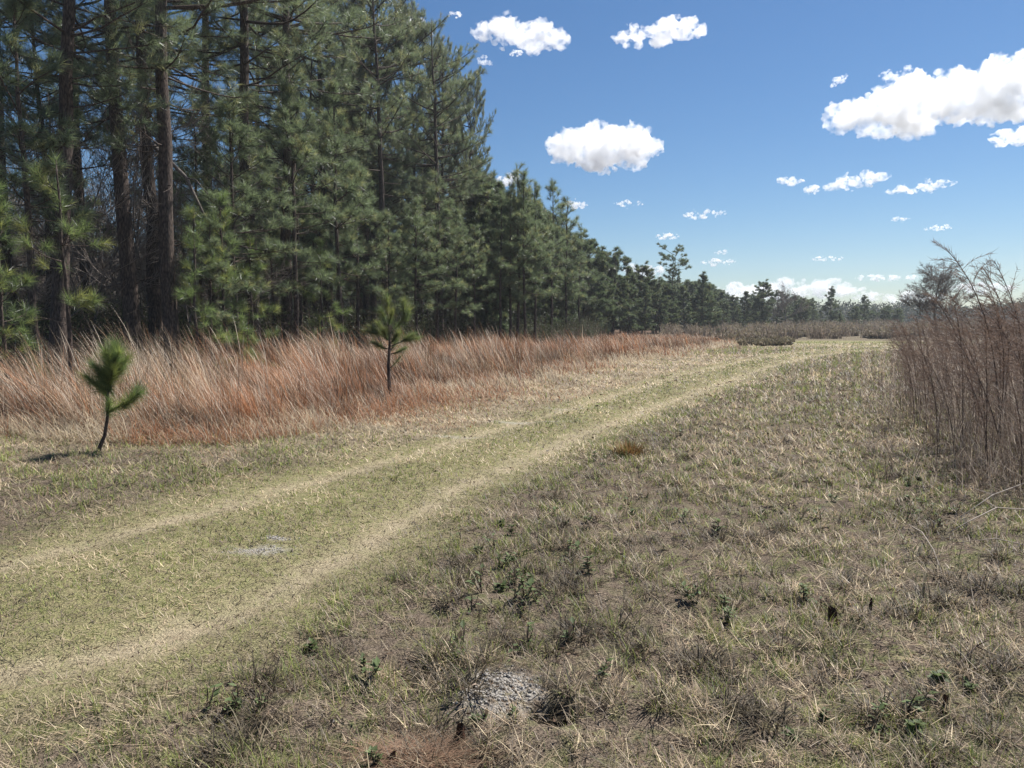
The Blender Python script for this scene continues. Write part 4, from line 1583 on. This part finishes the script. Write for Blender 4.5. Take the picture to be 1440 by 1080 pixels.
CL = [
    (668, 22, 797, 72, 'white cloud highest in the sky, left of the one beside it', 40, 1.0, -0.12),
    (865, 24, 988, 62, 'white cloud highest in the sky, right of the other top cloud', 40, 1.0, 0.08),
    (775, 170, 928, 238, 'large grey-bellied cloud alone in the middle of the sky', 60, 1.6, 0.0),
    (1155, 92, 1520, 180, 'largest grey-bellied cloud, reaching out of the picture on the right', 110, 1.6, 0.12),
    (1388, 175, 1470, 203, 'white cloud hanging under the outer end of the largest cloud', 26, 1.0, 0.0),
    (1252, 165, 1301, 188, 'small white puff just under the middle of the largest cloud', 20, 1.0, -0.15),
    (1158, 240, 1252, 268, 'white cloud arched like a low hill, below the largest cloud', 30, 0.9, 0.18),
    (1246, 252, 1343, 273, 'long flat white cloud right of the hill-shaped one', 26, 0.9, 0.15),
    (1092, 244, 1132, 263, 'small ragged cloud left of the hill-shaped one', 16, 0.7, -0.1),
    (1131, 257, 1153, 275, 'tiny round puff between the ragged and the hill-shaped cloud', 12, 0.8, 0.0),
    (959, 292, 1021, 309, 'flat white cloud alone below the grey-bellied middle cloud', 22, 0.9, 0.05),
    (922, 325, 956, 339, 'small oval cloud above the flat-crowned pine', 14, 0.9, 0.0),
    (986, 361, 1034, 374, 'flat oval cloud low over the far row of pines', 18, 0.9, 0.0),
    (1003, 350, 1030, 359, 'faint wisp just above the flat oval cloud', 10, 0.5, 0.0),
    (1141, 358, 1189, 368, 'thin flat cloud over the tiered stand-alone pine', 16, 0.9, 0.0),
    (1299, 315, 1339, 326, 'thin flat cloud above the wide bare tree', 14, 0.9, 0.0),
    (1251, 303, 1280, 313, 'tiny faint cloud left above the thin flat cloud', 10, 0.6, 0.0),
    (790, 280, 826, 295, 'small cloud beside the sloping edge of the young pines', 14, 0.9, 0.0),
    (861, 280, 906, 292, 'small pair of puffs below the grey-bellied middle cloud', 12, 0.8, 0.0),
    (1200, 382, 1291, 398, 'long flat cloud low over the two tiered pines', 24, 0.8, 0.0),
    (697, 238, 736, 264, 'white cloud half hidden behind the tip of the clump of young pines', 16, 1.0, 0.0),
    (552, 16, 600, 48, 'white cloud half hidden behind the highest domed pine', 18, 1.0, -0.25),
    (672, 78, 693, 96, 'tiny wisp beside the shoulder of the domed pines', 8, 0.5, -0.2),
    (716, 68, 734, 79, 'tiny puff under the leftmost top cloud', 8, 0.8, 0.0),
    (1236, 92, 1284, 112, 'thin wisp above the left part of the largest cloud', 10, 0.4, 0.1),
    (1168, 104, 1192, 122, 'tiny slanting wisp at the left tip of the largest cloud', 8, 0.7, 0.3),
    (875, 366, 934, 396, 'white cloud peeping between the tops of the far row', 20, 0.9, 0.0),
    (980, 396, 1100, 432, 'low white cloud bank behind the left of the far pines', 40, 0.8, 0.0),
    (1040, 388, 1215, 424, 'broad low white cloud bank behind the bare pale tree', 60, 0.8, 0.0),
    (1190, 404, 1330, 430, 'low white cloud bank behind the wide bare tree', 40, 0.6, 0.0),
    (1330, 392, 1430, 415, 'low white cloud behind the feathery plumes', 26, 0.7, 0.0),
    (630, 14, 649, 25, 'tiny white puff between the domed pines and the top cloud', 8, 0.8, 0.0),
]
for i, (a, b, c, d, lab, lumps, dens, tilt) in enumerate(CL):
    cloud(a, b, c, d, lab, lumps, dens, seed=i, tilt=tilt)

# ------------------------------------------------------------------ thin haze, added to lift the dark trees like veiling glare
hv = np.array([(x, y, z) for x in (-340, 340) for y in (-60, 330) for z in (-1.5, 24.5)], dtype=float)
hf = [0, 1, 3, 2, 4, 6, 7, 5, 0, 4, 5, 1, 2, 3, 7, 6, 0, 2, 6, 4, 1, 5, 7, 3]
hm, nt, out = new_mat('glare_haze')
v = nt.nodes.new('ShaderNodeVolumePrincipled')
v.inputs['Color'].default_value = (0.86, 0.92, 1.0, 1)
v.inputs['Density'].default_value = 0.00045
v.inputs['Anisotropy'].default_value = 0.3
nt.links.new(v.outputs[0], out.inputs['Volume'])
tag(link('haze', raw_mesh('haze', hv, hf, [4] * 6, None, False), hm), kind='stuff')

# ------------------------------------------------------------------ light and sky
SUN_EL, SUN_AZ = math.radians(56), math.radians(53)      # azimuth from straight ahead towards the right
sd = Vector((math.sin(SUN_AZ) * math.cos(SUN_EL), math.cos(SUN_AZ) * math.cos(SUN_EL), math.sin(SUN_EL)))
sun_d = bpy.data.lights.new('sun', 'SUN')
sun_d.energy = 4.9
sun_d.angle = math.radians(0.53)
sun_d.color = (1.0, 0.968, 0.92)
sun = bpy.data.objects.new('sun', sun_d)
COL.objects.link(sun)
sun.rotation_euler = (-sd).to_track_quat('-Z', 'Y').to_euler()
sun.location = (20, 20, 40)

world = bpy.data.worlds.new('World')
scene.world = world
world.use_nodes = True
nt = world.node_tree
bg = nt.nodes['Background']
sky = nt.nodes.new('ShaderNodeTexSky')
sky.sky_type = 'NISHITA'
sky.sun_disc = False
sky.sun_elevation = SUN_EL
sky.sun_rotation = SUN_AZ
sky.altitude = 0
sky.air_density = 1.0
sky.dust_density = 0.15
sky.ozone_density = 6.0
gam = nt.nodes.new('ShaderNodeHueSaturation')
gam.inputs['Saturation'].default_value = 1.12
nt.links.new(sky.outputs[0], gam.inputs['Color'])
nt.links.new(gam.outputs[0], bg.inputs['Color'])
bg.inputs['Strength'].default_value = 0.056

vs = scene.view_settings
vs.view_transform = 'Standard'
vs.look = 'None'
vs.exposure = 0.82
vs.gamma = 1.0
vs.use_curve_mapping = False
scene.render.engine = 'CYCLES'
scene.render.filter_size = 1.1
cy = scene.cycles
cy.max_bounces = 8
cy.diffuse_bounces = 3
cy.glossy_bounces = 2
cy.transmission_bounces = 3
cy.volume_bounces = 6
cy.transparent_max_bounces = 8
cy.caustics_reflective = False
cy.caustics_refractive = False
cy.sample_clamp_indirect = 6.0
cy.use_denoising = True
